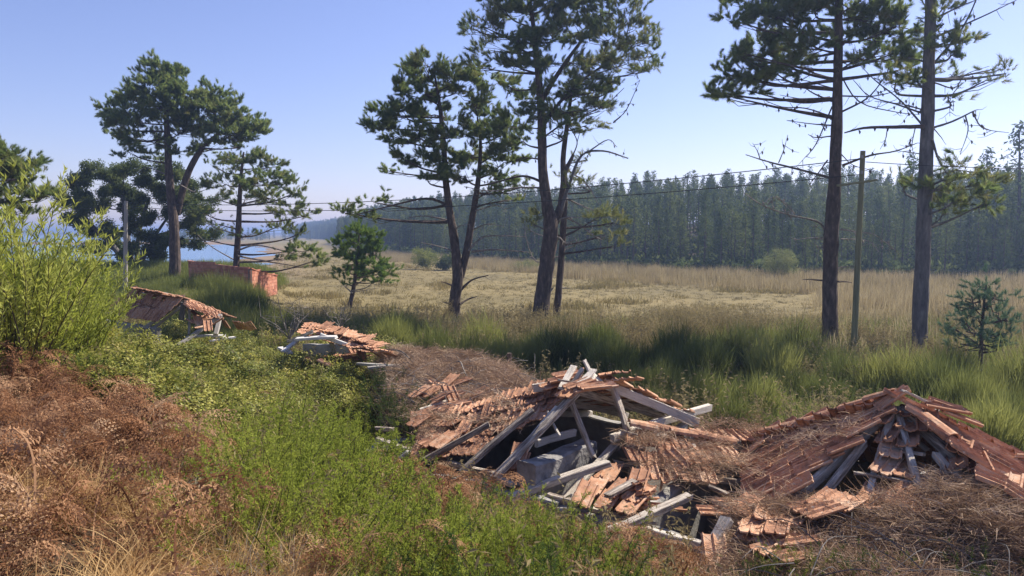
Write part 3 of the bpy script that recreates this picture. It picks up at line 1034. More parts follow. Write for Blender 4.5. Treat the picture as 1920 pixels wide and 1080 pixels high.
for k, v in enumerate((.34, .52, .68, .8, .9)):
    a = Ap.lerp(nl, v); b = Ap.lerp(nr, v)
    if k in (0, 2): beam(A_, 'batten', a.lerp(b, .28) - dl * .3, a.lerp(b, .62) - dl * .3, .045, .035)
    else: beam(A_, 'batten', a.lerp(b, .18) - dl * .3, a.lerp(b, .5) - dl * .3, .04, .03)
for k in range(5):
    v = (k + 1) / 6
    beam(A_, 'batten', Ap.lerp(fl_, v) - dl * 1.9, Ap.lerp(nl, v) - dl * 1.9, .05, .035)
for k in range(5):
    v = (k + 1) / 6
    beam(A_, 'batten', Ap.lerp(fl_, v) - dl * .5, Ap.lerp(fr, v) - dl * .5, .05, .035)
beam(A_, 'rafter', PZ(1752, 768, 2.38), PZ(1700, 845, 2.1), .10, .03)
beam(A_, 'broken_board', PZ(1695, 808, 2.25), PZ(1738, 843, 2.12), .07, .03)
beam(A_, 'broken_board', PZ(1692, 732, 2.68), PZ(1755, 764, 2.5), .06, .03)
loose(A_, 1735, 757, 2.55, -.2, -.1, -.1, 1); loose(A_, 1765, 770, 2.48, -.3, -.35, 0, 1); loose(A_, 1745, 750, 2.56, -.25, -.35, 0, 1)
loose(A_, 1392, 1010, 1.66, .7, .0, 0, 2); loose(A_, 1470, 985, 1.66, .8, .1, 0, 1)
loose(A_, 1360, 1030, 1.56, .5, -.1, .2, 1); loose(A_, 1400, 990, 1.70, .9, .1, 0, 1); loose(A_, 1345, 1062, 1.5, 1.5, .4, 0, 1)
loose(A_, 1890, 860, 2.0, .6, -.2, .5, 1); loose(A_, 1905, 870, 1.95, .3, -.6, .2, 1)
beam(A_, 'wall_plate', PZ(1192, 988, 1.44), PZ(1316, 1022, 1.44), .08, .07)
beam(A_, 'wall_plate', PZ(1182, 996, 1.38), PZ(1300, 1038, 1.36), .10, .05)
beam(A_, 'rafter', PZ(1308, 1062, 1.42), PZ(1362, 975, 1.72), .12, .08, 'wood', 0, .02, label='rafter end bleached and flaking to white')
beam(A_, 'broken_board', PZ(1330, 912, 1.75), PZ(1363, 926, 1.72), .06, .03)

# ---- strip of roof between the two, under straw
S_ = thing('roof_section', 'low straw-strewn strip of tiled roof joining the two near ruins', 'roof', H(2.1, 1.8, 0))
sTL, sTR, sBR, sBL = PZ(1192, 806, 1.80), PZ(1378, 838, 1.58), PZ(1392, 876, 1.52), PZ(1150, 866, 1.62)
tile_field(S_, sTL, sTR, sBL, sBR, None, jr=.07, drop=.06)
s2 = (PZ(1190, 850, 1.64), PZ(1392, 872, 1.52), PZ(1345, 912, 1.47), PZ(1205, 905, 1.5))
tile_field(S_, s2[0], s2[1], s2[3], s2[2], None, jr=.1, drop=.08)
s3 = (PZ(1290, 798, 1.74), PZ(1442, 800, 1.72), PZ(1440, 830, 1.62), PZ(1310, 832, 1.64))
tile_field(S_, s3[0], s3[1], s3[3], s3[2], None, jr=.06, drop=.1)
d = sTR - sTL
for k in range(5):
    put(RIDGE, 'ridge_tile', sTL.lerp(sTR, (k + 1) / 5) + Vector((0, 0, .05)), d.cross(Vector((0, 0, 1))), -d, S_, 0, .06)
beam(S_, 'rafter', PZ(1150, 868, 1.52), PZ(1392, 905, 1.42), .06, .08)
beam(S_, 'rafter', PZ(1170, 815, 1.7), PZ(1210, 905, 1.42), .06, .09)
beam(S_, 'rafter', PZ(1300, 838, 1.62), PZ(1340, 912, 1.42), .06, .09)
litter_quad(sTL, sTR, sBL, sBR, 34); litter_quad(s2[0], s2[1], s2[3], s2[2], 26); litter_quad(s3[0], s3[1], s3[3], s3[2], 22)

# ---- loose things lying against the ruins
def lone_beam(label, p0, p1, w, h, group=None):
    p0 = Vector(p0)
    o = beam(None, 'fallen_beam', p0, p1, w, h, 'wood', 0, .006, 8)
    return tag(o, label, 'beam', group)
lone_beam('long grey beam leaning across the dark gap between the two near ruins', PZ(1118, 1006, 1.46), PZ(1292, 930, 1.62), .11, .07)
lone_beam('longest pale beam lying along the foot of the grey partition wall', PZ(955, 935, 1.38), PZ(1142, 868, 1.62), .12, .08)
lone_beam('dark weathered plank propped below the joint of the two near roofs', PZ(1058, 936, 1.28), PZ(1180, 806, 1.74), .11, .05)
lone_beam('short broken plank resting on the heap of loose orange tiles', PZ(1138, 930, 1.62), PZ(1190, 902, 1.68), .10, .04)

P4 = thing('tile_heap', 'slipped patch of bright orange tiles between the fallen beams', 'roof tiles', PZ(1150, 945, 1.3))
tile_field(P4, PZ(1112, 908, 1.56), PZ(1205, 922, 1.58), PZ(1066, 948, 1.46), PZ(1190, 972, 1.46), None, jr=.07, ey=.22)
for (x, y, z, yaw, pit) in ((1185, 935, 1.55, .8, -.2), (1205, 945, 1.5, .9, -.4), (1190, 920, 1.6, 1.2, .4), (1222, 950, 1.45, .4, -.2), (1200, 905, 1.68, 2.2, -.5), (1218, 925, 1.6, 2.3, -.5), (1235, 950, 1.5, 2.1, -.3), (1118, 905, 1.45, .9, .1), (1135, 902, 1.45, 1.1, .2), (1190, 955, 1.42, .9, .6), (1170, 968, 1.35, .8, .5)):
    loose(P4, x, y, z, yaw, pit)
P4b = beam(P4, 'batten', PZ(1075, 945, 1.38), PZ(1230, 985, 1.30), .07, .05)

# ---- straw-covered sheet over the front of the right ruin
def front_z(a, n):
    t = np.clip(n / 1.75, 0, 1)
    return 1.5 + t * 1.07
def build_front_litter():
    na, nn = 90, 60
    Vv = []; ok = {}; F = []
    for i in range(na + 1):
        for j in range(nn + 1):
            a = 2.9 + 6.4 * i / na; n = -1.5 + 3.0 * j / nn
            z = front_z(a, n)
            if n < 0: z = 1.5 + n * .05
            z += .05 + .11 * (noise.noise(Vector((a * 1.3, n * 1.3, 3))) + .35 * noise.noise(Vector((a * 5, n * 5, 1)))) 
            if n < -.8: z -= (-.8 - n) * .8
            Vv.append(H(a, n, z))
    P = np.array([tuple(v) for v in Vv])
    px, py = proj(P)
    keep = inpoly(px, py, [(1365, 950), (1430, 945), (1500, 950), (1600, 962), (1630, 945), (1700, 940), (1690, 905), (1735, 935), (1745, 910), (1735, 892), (1755, 880), (1800, 900), (1870, 932), (1990, 1010), (3000, 1200), (3000, 3000), (1300, 3000), (1330, 1150), (1395, 1060), (1380, 985), (1365, 940)])
    # never inside the room: only down to the wall head
    idx = np.arange((na + 1) * (nn + 1)).reshape(na + 1, nn + 1)
    for i in range(na):
        for j in range(nn):
            q = (idx[i, j], idx[i + 1, j], idx[i + 1, j + 1], idx[i, j + 1])
            if all(keep[k] for k in q): F.append(tuple(int(k) for k in q))
    mbb = MB(); mbb.add(P, F)
    o = mbb.obj('needle_litter', M['duff'], None, True); tag(o, kind='stuff', label='thick brown pine needle litter burying the front of the right ruin')
    cen = np.array([P[list(f)].mean(0) for f in F])
    if len(cen):
        k = RS.randint(0, len(cen), 3700)
        p = cen[k] + RS.normal(0, .05, (len(k), 3)) * [1, 1, .25] + [0, 0, .015]
        for q in p: LIT.append(Vector(q))
build_front_litter()
def litter_mask(px, py): return not (py < 728)
Lq = [(1360, 850), (1440, 860), (1500, 870), (1530, 880), (1490, 920), (1440, 945), (1360, 970), (1340, 930)]
litter_quad(Ap, Ap.lerp(nl, .02), fl_, nl, 16, lambda u, v, px, py: inpoly(px, py, Lq)[0] and random.random() < .4)
litter_quad(Ap, Ap.lerp(nl, .02), fl_, nl, 6, lambda u, v, px, py: py > 780)
litter_quad(nTL, nTR, nBL, nBR, 14, mB)

# ---- low needle-covered roof beyond the bramble (brown needle duff)
def build_flat_roof():
    me = MB()
    c = [PZ(700, 665, 1.75), PZ(905, 672, 1.75), PZ(1030, 722, 1.95), PZ(850, 800, 1.65), PZ(700, 745, 1.62)]
    n = 50
    P = []
    TLx, TRx, BRx, BLx = PZ(705, 664, 1.66), PZ(905, 674, 1.70), PZ(1040, 740, 1.70), PZ(760, 800, 1.50)
    for j in range(n + 1):
        for i in range(n + 1):
            u, v = i / n, j / n
            p = TLx.lerp(TRx, u).lerp(BLx.lerp(BRx, u), v)
            p.z += .05 * math.sin(math.pi * u) + .16 * noise.noise(Vector((u * 6, v * 6, 2))) + .05 * noise.noise(Vector((u * 20, v * 20, 5)))
            if u < .06 or v < .05 or u > .95: p.z -= .3
            P.append(p)
    F = [(j * (n + 1) + i, j * (n + 1) + i + 1, (j + 1) * (n + 1) + i + 1, (j + 1) * (n + 1) + i) for j in range(n) for i in range(n)]
    me.add([tuple(p) for p in P], F)
    root = thing('buried_roof', 'flat collapsed roof buried in pine needles beside the middle ruin', 'roof', (P[0].x, P[0].y, .3))
    me.obj('needle_cover', M['duff'], root, True)
    for i in range(1400):
        p = random.choice(P) + Vector((random.gauss(0, .04), random.gauss(0, .04), .02))
        LIT.append(p)
    # tiles poking out along its near edge
    for i in range(34):
        x = random.uniform(770, 900); y = np.interp(x, [770, 900], [790, 735]) + random.uniform(-14, 14)
        loose(root, x, y, 1.72, random.uniform(.2, 1.1), random.uniform(-.1, .35))
    for i in range(8):
        loose(root, random.uniform(760, 860), random.uniform(710, 760), 1.75, random.uniform(.2, 2.5), random.uniform(-.2, .6))
build_flat_roof()
lone_beam('thin grey pole lying on the needle roof left of the middle ruin', PZ(786, 769, 1.72), PZ(872, 739, 1.80), .05, .05)
lone_beam('short pale post end poking from litter beside the bramble', PZ(706, 803, 1.6), PZ(738, 805, 1.62), .07, .05)

# ================================================================== SMALL RUIN (C)
Cc = thing('ruined_house', 'smallest ruin, a curl of orange tiles over white broken plaster amid bramble', 'ruined house', PZ(620, 655, 1.2))
cTL, cTR, cBR, cBL = PZ(572, 606, 2.22), PZ(716, 648, 1.84), PZ(690, 664, 1.78), PZ(556, 624, 2.12)
tile_field(Cc, cTL, cTR, cBL, cBR, None, jr=.08, ey=.2, sag=-.08)
tile_field(Cc, PZ(600, 607, 2.3), PZ(690, 634, 2.02), PZ(595, 616, 2.22), PZ(690, 646, 1.93), None, jr=.12, ey=.25)
loose(Cc, 680, 655, 1.95, 1.4, -.2, -.1, 3, .22); loose(Cc, 702, 660, 1.9, 1.2, -.5, 0, 2, .22); loose(Cc, 712, 665, 1.8, .9, -.7, 0, 1)
loose(Cc, 668, 652, 1.98, 1.5, -.2, 0, 2, .22)
for i in range(16):
    loose(Cc, random.uniform(575, 720), random.uniform(662, 690), 1.55, random.uniform(0, 3), random.uniform(-.4, .5))
beam(Cc, 'wall_plate', PZ(556, 636, 2.06), PZ(630, 632, 2.1), .3, .06, 'palewall')
beam(Cc, 'rafter', PZ(600, 628, 2.15), PZ(666, 652, 1.85), .12, .10, 'palewall')
beam(Cc, 'post', PZ(618, 636, 2.0), PZ(628, 660, 1.7), .10, .06, 'palewall')
beam(Cc, 'broken_board', PZ(530, 660, 1.75), PZ(556, 640, 1.9), .12, .05, 'palewall')
beam(Cc, 'broken_board', PZ(525, 652, 1.75), PZ(545, 662, 1.7), .14, .05, 'palewall')
beam(Cc, 'rafter', PZ(585, 622, 2.2), PZ(540, 640, 1.85), .06, .08, 'greypole' if False else 'wood')
wall(Cc, (PZ(570, 668, 1.3).x, PZ(570, 668, 1.3).y), (PZ(680, 672, 1.3).x, PZ(680, 672, 1.3).y), .8, 1.62, .12, 'concrete')
for x0, y0, x1, y1 in ((670, 682, 760, 688), (690, 690, 770, 684)):
    beam(Cc, 'broken_board', PZ(x0, y0, 1.7), PZ(x1, y1, 1.72), .12, .05, 'concrete')

# ================================================================== LEFT RUIN (D)
Dd = thing('ruined_house', 'farthest ruin with a broad dusty tile slope and an open grey timber gable', 'ruined house', PZ(330, 600, 1.5))
dTL, dTR, dBR, dBL = PZ(256, 543, 2.62), PZ(346, 561, 2.50), PZ(296, 606, 1.90), PZ(196, 590, 1.90)
tile_field(Dd, dTL, dTR, dBL, dBR, None, jr=.035, sag=.22)
tile_field(Dd, dTL + Vector((0, 0, .02)), dTR + Vector((0, 0, .02)), PZ(262, 534, 1.9) if False else dTL + Vector((.3, 3.0, -.9)), dTR + Vector((.4, 2.6, -.8)), None, jr=.03)
tile_field(Dd, PZ(352, 563, 2.46), PZ(408, 588, 2.10), PZ(354, 580, 2.33), PZ(414, 600, 1.98), None, jr=.08, ey=.2)
for i in range(12):
    loose(Dd, random.uniform(358, 398), random.uniform(590, 622), 1.9, random.uniform(0, 3), random.uniform(0, .9))
beam(Dd, 'rafter', PZ(348, 562, 2.46), PZ(272, 614, 1.75), .12, .10, 'greypole')
beam(Dd, 'rafter', PZ(340, 575, 2.3), PZ(285, 618, 1.7), .08, .08, 'greypole')
beam(Dd, 'post', PZ(354, 564, 2.44), PZ(354, 628, 1.6), .07, .07, 'greypole')
beam(Dd, 'post', PZ(344, 568, 2.4), PZ(340, 600, 1.95), .16, .05, 'greybark')
beam(Dd, 'rafter', PZ(409, 594, 2.05), PZ(328, 652, 1.40), .11, .10, 'greypole')
beam(Dd, 'post', PZ(413, 590, 2.1), PZ(404, 628, 1.65), .12, .08, 'greypole')
beam(Dd, 'broken_board', PZ(352, 632, 1.55), PZ(420, 630, 1.6), .2, .06, 'palewall')
beam(Dd, 'broken_board', PZ(392, 640, 1.5), PZ(440, 632, 1.55), .12, .05, 'palewall')
beam(Dd, 'broken_board', PZ(366, 612, 1.8), PZ(392, 600, 1.9), .08, .05, 'palewall')
beam(Dd, 'ridge_board', PZ(262, 546, 2.5), PZ(350, 564, 2.44), .06, .12, 'greypole')
wall(Dd, dBL.xy, dBR.xy, .6, 1.78, .16, 'concrete')
bk = thing('roof_fragment', 'scattered remnant of dark roof tiles at the right foot of the farthest ruin', 'roof tiles', PZ(440, 610, 1.5))
tile_field(bk, PZ(412, 598, 1.9), PZ(470, 606, 1.8), PZ(420, 616, 1.6), PZ(480, 622, 1.55), None, jr=.1, drop=.2)

# ================================================================== BRICK SHED
def brick_shed():
    q0 = PY(355, 545, 47.5); q1 = PY(470, 548, 43.5); q2 = PY(519, 552, 49.0)
    root = thing('brick_shed', 'roofless red hollow-brick shed with a stepped sloping top in the tall grass', 'shed', (q1.x, q1.y, 1.0))
    def zt(px, Y, py): return PY(px, py, Y).z
    segs = [(q0.xy, q1.xy, zt(355, 47.5, 489), zt(470, 43.5, 503)), (q1.xy, q2.xy, zt(470, 43.5, 503), zt(519, 49, 516))]
    for (a, b, za, zb) in segs:
        L = (b - a).length; d = (b - a) / L
        s = Vector((-d.y, d.x))
        if s.dot(a) > 0: s = -s
        mb = MB()
        z0 = .3
        e = s * -.06
        vs = [(a.x, a.y, z0), (b.x, b.y, z0), (b.x, b.y, zb - .05), (a.x, a.y, za - .05)]
        vs2 = [(v[0] - s.x * .12, v[1] - s.y * .12, v[2]) for v in vs]
        mb.add(vs + vs2, [(0, 1, 2, 3), (7, 6, 5, 4), (0, 4, 5, 1), (3, 2, 6, 7), (1, 5, 6, 2), (0, 3, 7, 4)])
        mb.obj('wall_core', M['mortar'], root)
        bw, bh = .30, .20
        mesh = None
        rows = int((max(za, zb) - z0) / bh)
        for r in range(rows):
            z = z0 + r * bh
            k = -1 if r % 2 else 0
            x = (-.5 * bw) if r % 2 else 0
            while x < L - .05:
                x0 = max(x, 0) + .008; x1 = min(x + bw, L) - .008
                zm = za + (zb - za) * ((x0 + x1) / 2) / L
                if x1 - x0 > .08 and z + bh <= zm + .12 and z > .25:
                    m2 = MB()
                    dz = bh - .016
                    l = x1 - x0
                    V = [(0, 0, 0), (l, 0, 0), (l, 0, dz), (0, 0, dz), (0, -.02, 0), (l, -.02, 0), (l, -.02, dz), (0, -.02, dz)]
                    key = round(l, 2)
                    if key not in BR:
                        m2.add(V, [(4, 5, 6, 7), (0, 4, 7, 3), (1, 2, 6, 5), (3, 7, 6, 2), (0, 1, 5, 4), (0, 3, 2, 1)])
                        BR[key] = m2.mesh('brick', M['brick'])
                    o = bpy.data.objects.new('brick', BR[key])
                    pp = a + d * x0
                    ang = math.atan2(d.y, d.x)
                    w = Matrix.Translation((pp.x + s.x * random.uniform(.0, .006), pp.y + s.y * random.uniform(0, .006), z + .008)) @ Matrix.Rotation(ang, 4, 'Z')
                    reg(o, w, root)
                x += bw
        beam(root, 'coping', Vector((a.x, a.y, za)), Vector((b.x, b.y, zb)), .2, .06, 'brick')
    # side wall running back
    q3 = q0.xy + Vector((3.0, 6.0)); wall(root, q2.xy, q2.xy + Vector((-4.0, 2.0)), .3, segs[1][3], .12, 'brick', name='side_wall')
BR = {}
brick_shed()

# ================================================================== TREES
def px2m(Y): return Y / FPX

def tree(name, label, Y, trunks, clusters, key='tuft', bark='bark', dens=1.0, tsize=1.0, dead=(), group=None, cat='pine tree', depth=.8, seed=0, twig=True, keymix=None, sparse_cones=0):
    rs = np.random.RandomState(100 + seed)
    k = px2m(Y)
    base = PY(trunks[0][0][0], trunks[0][0][1], Y)
    gz = float(tz(base.x, base.y))
    root = thing(name, label, cat, (base.x, base.y, gz), group)
    allp = []
    for ti, tr in enumerate(trunks):
        pts = [PY(p[0], p[1], Y + (p[3] if len(p) > 3 else (0 if ti == 0 else .25))) for p in tr]
        rad = [p[2] * k / 2 for p in tr]
        if ti == 0:
            pts = [Vector((pts[0].x, pts[0].y, min(gz, pts[0].z) - .3))] + pts; rad = [rad[0] * 1.12] + rad
        cp_ = curve_pts(pts, 5)
        rr = np.interp(np.linspace(0, len(rad) - 1, len(cp_)), range(len(rad)), rad)
        mb = MB(); tube(mb, cp_, rr, 12, .07)
        mb.obj('trunk', M[bark], root, False)
        for p, r in zip(cp_, rr): allp.append((p, r))
    AP = np.array([tuple(p) for p, r in allp]); AR = np.array([r for p, r in allp])
    pts = []; dirs = []
    tw = MB()
    for ci, c in enumerate(clusters):
        cx, cy, rx, ry = c[:4]
        dd = c[4] if len(c) > 4 else 1.0
        dz = rs.uniform(-1, 1) * depth * 60 * k * .9
        ctr = np.array(PY(cx, cy, Y + dz)); a, b = rx * k, ry * k
        cd = max(a, b) * .9
        # limb from the trunk
        dist = np.linalg.norm((AP - ctr) * [1, .6, 1], axis=1) + np.where(AP[:, 2] > ctr[2] - .1, 3, 0) + np.where(AR < .03, 1.5, 0)
        j = int(np.argmin(dist + rs.uniform(0, .5, len(dist))))
        p0 = Vector(AP[j]); r0 = min(AR[j] * .45, .035 + .012 * np.linalg.norm(AP[j] - ctr))
        pc = Vector(ctr)
        mid = p0.lerp(pc, .5) + Vector((rs.normal(0, .25), rs.normal(0, .25), -.12 * (pc - p0).length * rs.rand() * .8))
        lp = curve_pts([p0, mid, pc], 5)
        tube(tw, lp, np.linspace(r0, .018, len(lp)), 5, .1)
        # sub-limbs to tuft positions
        area = math.pi * a * b
        n = int(area * 98 * dens * dd / tsize ** 2) + 6
        nsub = max(4, int(n / 16))
        for s in range(nsub):
            v = rs.normal(size=3); v /= np.linalg.norm(v); v *= rs.rand() ** .33
            e = ctr + v * [a, cd, b]
            st = lp[rs.randint(len(lp) // 2, len(lp))]
            m2 = (np.array(st) + e) / 2 + rs.normal(0, .08, 3) + [0, 0, -.06]
            if twig: tube(tw, [st, Vector(m2), Vector(e)], [.018, .012, .006], 4, 0, cap=False)
            for q in range(max(1, int(n / nsub))):
                o = rs.normal(0, .17 * tsize, 3) + v * .12
                o[2] = abs(o[2]) * .6 + o[2] * .4
                pts.append(e + o)
                out = (e - ctr) / (np.linalg.norm(e - ctr) + 1e-6)
                dirs.append(out * .7 + rs.normal(0, .45, 3) + [0, 0, .65])
    tag(tw.obj('twigs', M[bark], root), kind='stuff')
    for dl_ in dead:
        pp = [PY(p[0], p[1], Y + (p[2] if len(p) > 2 else rs.uniform(-.3, .3))) for p in dl_[0]]
        cpn = curve_pts(pp, 4)
        r0 = dl_[1] * k / 2 * (.78 if Y < 30 else .95)
        mb = MB(); tube(mb, cpn, np.linspace(r0, max(.006, r0 * .3), len(cpn)), 5, .12)
        # little side twigs
        for s in range(dl_[2] if len(dl_) > 2 else 5):
            j = rs.randint(1, len(cpn))
            v = Vector((rs.normal(0, 1), rs.normal(0, 1), rs.normal(-.1, .8))).normalized() * rs.uniform(.15, .6)
            tube(mb, [cpn[j], cpn[j] + v * .6 + Vector((0, 0, -.05)), cpn[j] + v], [.010, .007, .004], 4, 0, cap=False)
            if rs.rand() < .5 and sparse_cones:
                q = cpn[j] + v * .5
                tube(mb, [q, q + Vector((.02, 0, -.05)), q + Vector((.02, 0, -.12))], [.015, .035, .008], 5)
        mb.obj('bare_branch', M[dl_[3] if len(dl_) > 3 else 'deadwood'], root)
    P = np.array(pts); D = np.array(dirs)
    n = len(P)
    sel = np.zeros(n, bool)
    if keymix:
        sel = rs.rand(n) < keymix[1] * (vnoise(P[:, 0], P[:, 2], 1.6, seed) * 2)
    for kk, mk in ((key, ~sel), (keymix[0] if keymix else None, sel)):
        if kk is None or mk.sum() == 0: continue
        o = scatter('crown' if kk == key else 'pale_needles', kk, P[mk], rot_dir(D[mk]), tsize * rs.uniform(.8, 1.3, mk.sum()), root)
        o['kind'] = 'stuff'
    return root

tree('pine_tree', 'broad forked pine rising over the brick shed by the lagoon', 50,
     [[(328, 508, 21), (326, 420, 18), (318, 340, 14), (314, 260, 11), (311, 200, 7), (308, 150, 3)],
      [(332, 400, 13), (349, 335, 12), (374, 285, 10), (405, 255, 7), (432, 238, 4)]],
     [(300, 140, 34, 22), (285, 165, 45, 22), (330, 150, 30, 22), (245, 185, 38, 20), (350, 190, 35, 30), (300, 200, 60, 30), (215, 230, 22, 16), (205, 208, 18, 12), (250, 225, 42, 24),
      (405, 185, 32, 22), (390, 215, 45, 30), (440, 215, 35, 22), (460, 245, 36, 18), (430, 255, 42, 18), (340, 245, 50, 26), (270, 262, 40, 18), (488, 247, 14, 10), (240, 285, 30, 12, .5), (330, 285, 40, 16, .6),
      (300, 300, 30, 10, .4), (400, 280, 40, 14, .6), (210, 255, 18, 8, .8), (460, 275, 30, 8, .5)], dens=1.15, tsize=1.2, seed=1, keymix=('tuftdry', .22),
     dead=(([(335, 345), (365, 360), (385, 356)], 3), ([(318, 330), (280, 315), (262, 318)], 3)), group=None)
tree('oak_tree', 'spreading dark round-leaved tree behind the lagoon pine trunk', 56,
     [[(262, 520, 14), (268, 480, 13), (290, 450, 10), (330, 430, 8), (360, 410, 5)], [(250, 515, 14), (240, 460, 12), (235, 400, 10), (228, 350, 6)],
      [(245, 505, 12), (210, 460, 10), (170, 420, 7), (150, 390, 4)], [(256, 500, 9), (262, 430, 8), (280, 370, 6)], [(285, 450, 6), (320, 400, 4), (340, 380, 3)]],
     [(200, 340, 48, 24), (150, 365, 34, 26), (135, 400, 22, 28), (180, 385, 40, 28), (240, 345, 44, 30), (300, 330, 42, 26), (340, 370, 40, 28), (280, 375, 44, 34), (230, 390, 30, 24), (320, 410, 44, 26),
      (195, 440, 38, 30), (160, 425, 22, 22), (215, 470, 28, 22), (255, 430, 26, 20), (290, 460, 50, 20), (350, 440, 42, 24), (375, 410, 30, 24), (330, 480, 50, 12), (150, 470, 30, 8), (235, 315, 28, 12), (180, 325, 24, 12), (400, 440, 20, 16, .5), (380, 380, 20, 20)],
     key='oakclump', bark='greybark', dens=.25, tsize=1.05, seed=2, cat='tree', twig=True)
tree('pine_tree', 'airy pine with long drooping right-hand boughs above the brick shed', 47,
     [[(443, 505, 12), (447, 430, 11), (450, 360, 8), (454, 310, 5), (457, 285, 3)]],
     [(452, 298, 36, 16), (425, 312, 25, 12), (490, 305, 28, 14), (520, 312, 16, 14), (535, 345, 22, 16), (556, 362, 14, 14), (490, 340, 48, 20), (420, 345, 34, 16), (460, 375, 44, 16, .8), (515, 370, 40, 14, .8), (400, 372, 24, 10, .6),
      (545, 395, 42, 12, .8), (575, 405, 26, 12, .9), (520, 425, 36, 12, .8), (560, 440, 30, 10, .6), (556, 470, 30, 14), (590, 490, 20, 9), (530, 485, 26, 8, .6), (380, 400, 26, 10, .4), (385, 450, 20, 14, .5), (410, 420, 24, 8, .4), (400, 310, 10, 6), (460, 440, 30, 8, .35)],
     key='tuftdry', dens=.85, tsize=1.1, seed=3, keymix=('tuft', .45), dead=(([(445, 470), (480, 460), (530, 470), (575, 485)], 4, 8), ([(444, 490), (400, 465), (370, 440)], 3, 6), ([(446, 440), (400, 425), (385, 410)], 3, 5), ([(446, 480), (500, 490), (560, 500)], 4, 5)))
tree('pine_tree', 'pine cut by the left picture edge above the wattle thicket', 31,
     [[(-60, 520, 22), (-58, 400, 18), (-50, 300, 12), (-40, 220, 6)]],
     [(15, 290, 34, 18), (45, 305, 28, 14), (66, 328, 20, 10), (20, 325, 40, 18), (-20, 310, 40, 26), (60, 362, 38, 10), (90, 368, 16, 8), (20, 372, 44, 12), (-30, 360, 44, 16), (40, 400, 40, 8, .6), (-10, 410, 30, 8, .6)], dens=1.3, seed=4, keymix=('tuftdry', .3),
     dead=(([(-50, 380), (20, 388), (90, 395)], 3), ([(-50, 430), (10, 440), (60, 432)], 2)))
tree('pine_tree', 'twin-stemmed pine with bare lower limbs at the left of the central group', 35,
     [[(850, 606, 28), (853, 560, 22), (858, 515, 20), (852, 450, 16), (843, 395, 14), (836, 340, 12), (831, 260, 10), (824, 195, 7), (815, 140, 3)],
      [(862, 520, 16), (874, 475, 14), (886, 405, 12), (897, 335, 9), (901, 270, 6), (895, 220, 3)]],
     [(806, 125, 28, 20), (835, 140, 30, 20), (775, 152, 30, 20), (752, 175, 22, 16), (860, 165, 34, 24), (800, 170, 36, 22), (885, 190, 36, 26), (725, 215, 26, 18), (712, 240, 20, 14), (760, 215, 34, 20), (815, 215, 40, 20), (735, 255, 34, 14),
      (790, 260, 44, 20), (850, 250, 44, 22), (905, 235, 40, 26), (940, 255, 34, 26), (820, 300, 54, 20), (885, 290, 48, 22), (945, 305, 34, 20), (760, 300, 34, 12, .8), (735, 322, 20, 6, .7), (800, 335, 44, 12, .8), (870, 330, 44, 14, .8), (925, 335, 40, 12, .8), (960, 280, 24, 24), (905, 150, 30, 20),
      (700, 380, 34, 6, .6), (650, 400, 26, 8, .9), (690, 408, 24, 5, .5), (915, 360, 34, 8, .5), (980, 350, 30, 8, .5), (950, 375, 34, 6, .4)],
     dens=1.1, tsize=1.0, seed=5, keymix=('tuftdry', .25), depth=.7,
     dead=(([(842, 385), (800, 372), (740, 384), (670, 402)], 6, 12, 'bark'), ([(848, 415), (800, 405), (765, 408)], 4, 5), ([(862, 545), (885, 525), (916, 516)], 6, 1, 'bark'), ([(862, 570), (880, 560), (895, 556)], 5, 1, 'bark'),
           ([(847, 535), (835, 530), (827, 528)], 4, 1, 'bark'), ([(847, 570), (838, 568), (828, 566)], 4, 1, 'bark'), ([(878, 470), (905, 445), (940, 442), (985, 444)], 4, 7), ([(884, 472), (920, 468), (960, 470), (1000, 474)], 5, 12), ([(888, 430), (915, 420), (945, 425)], 3, 4),
           ([(892, 395), (930, 385), (950, 395)], 3, 4), ([(850, 470), (815, 460), (790, 455)], 3, 5), ([(846, 440), (860, 425), (880, 420)], 3, 3)))
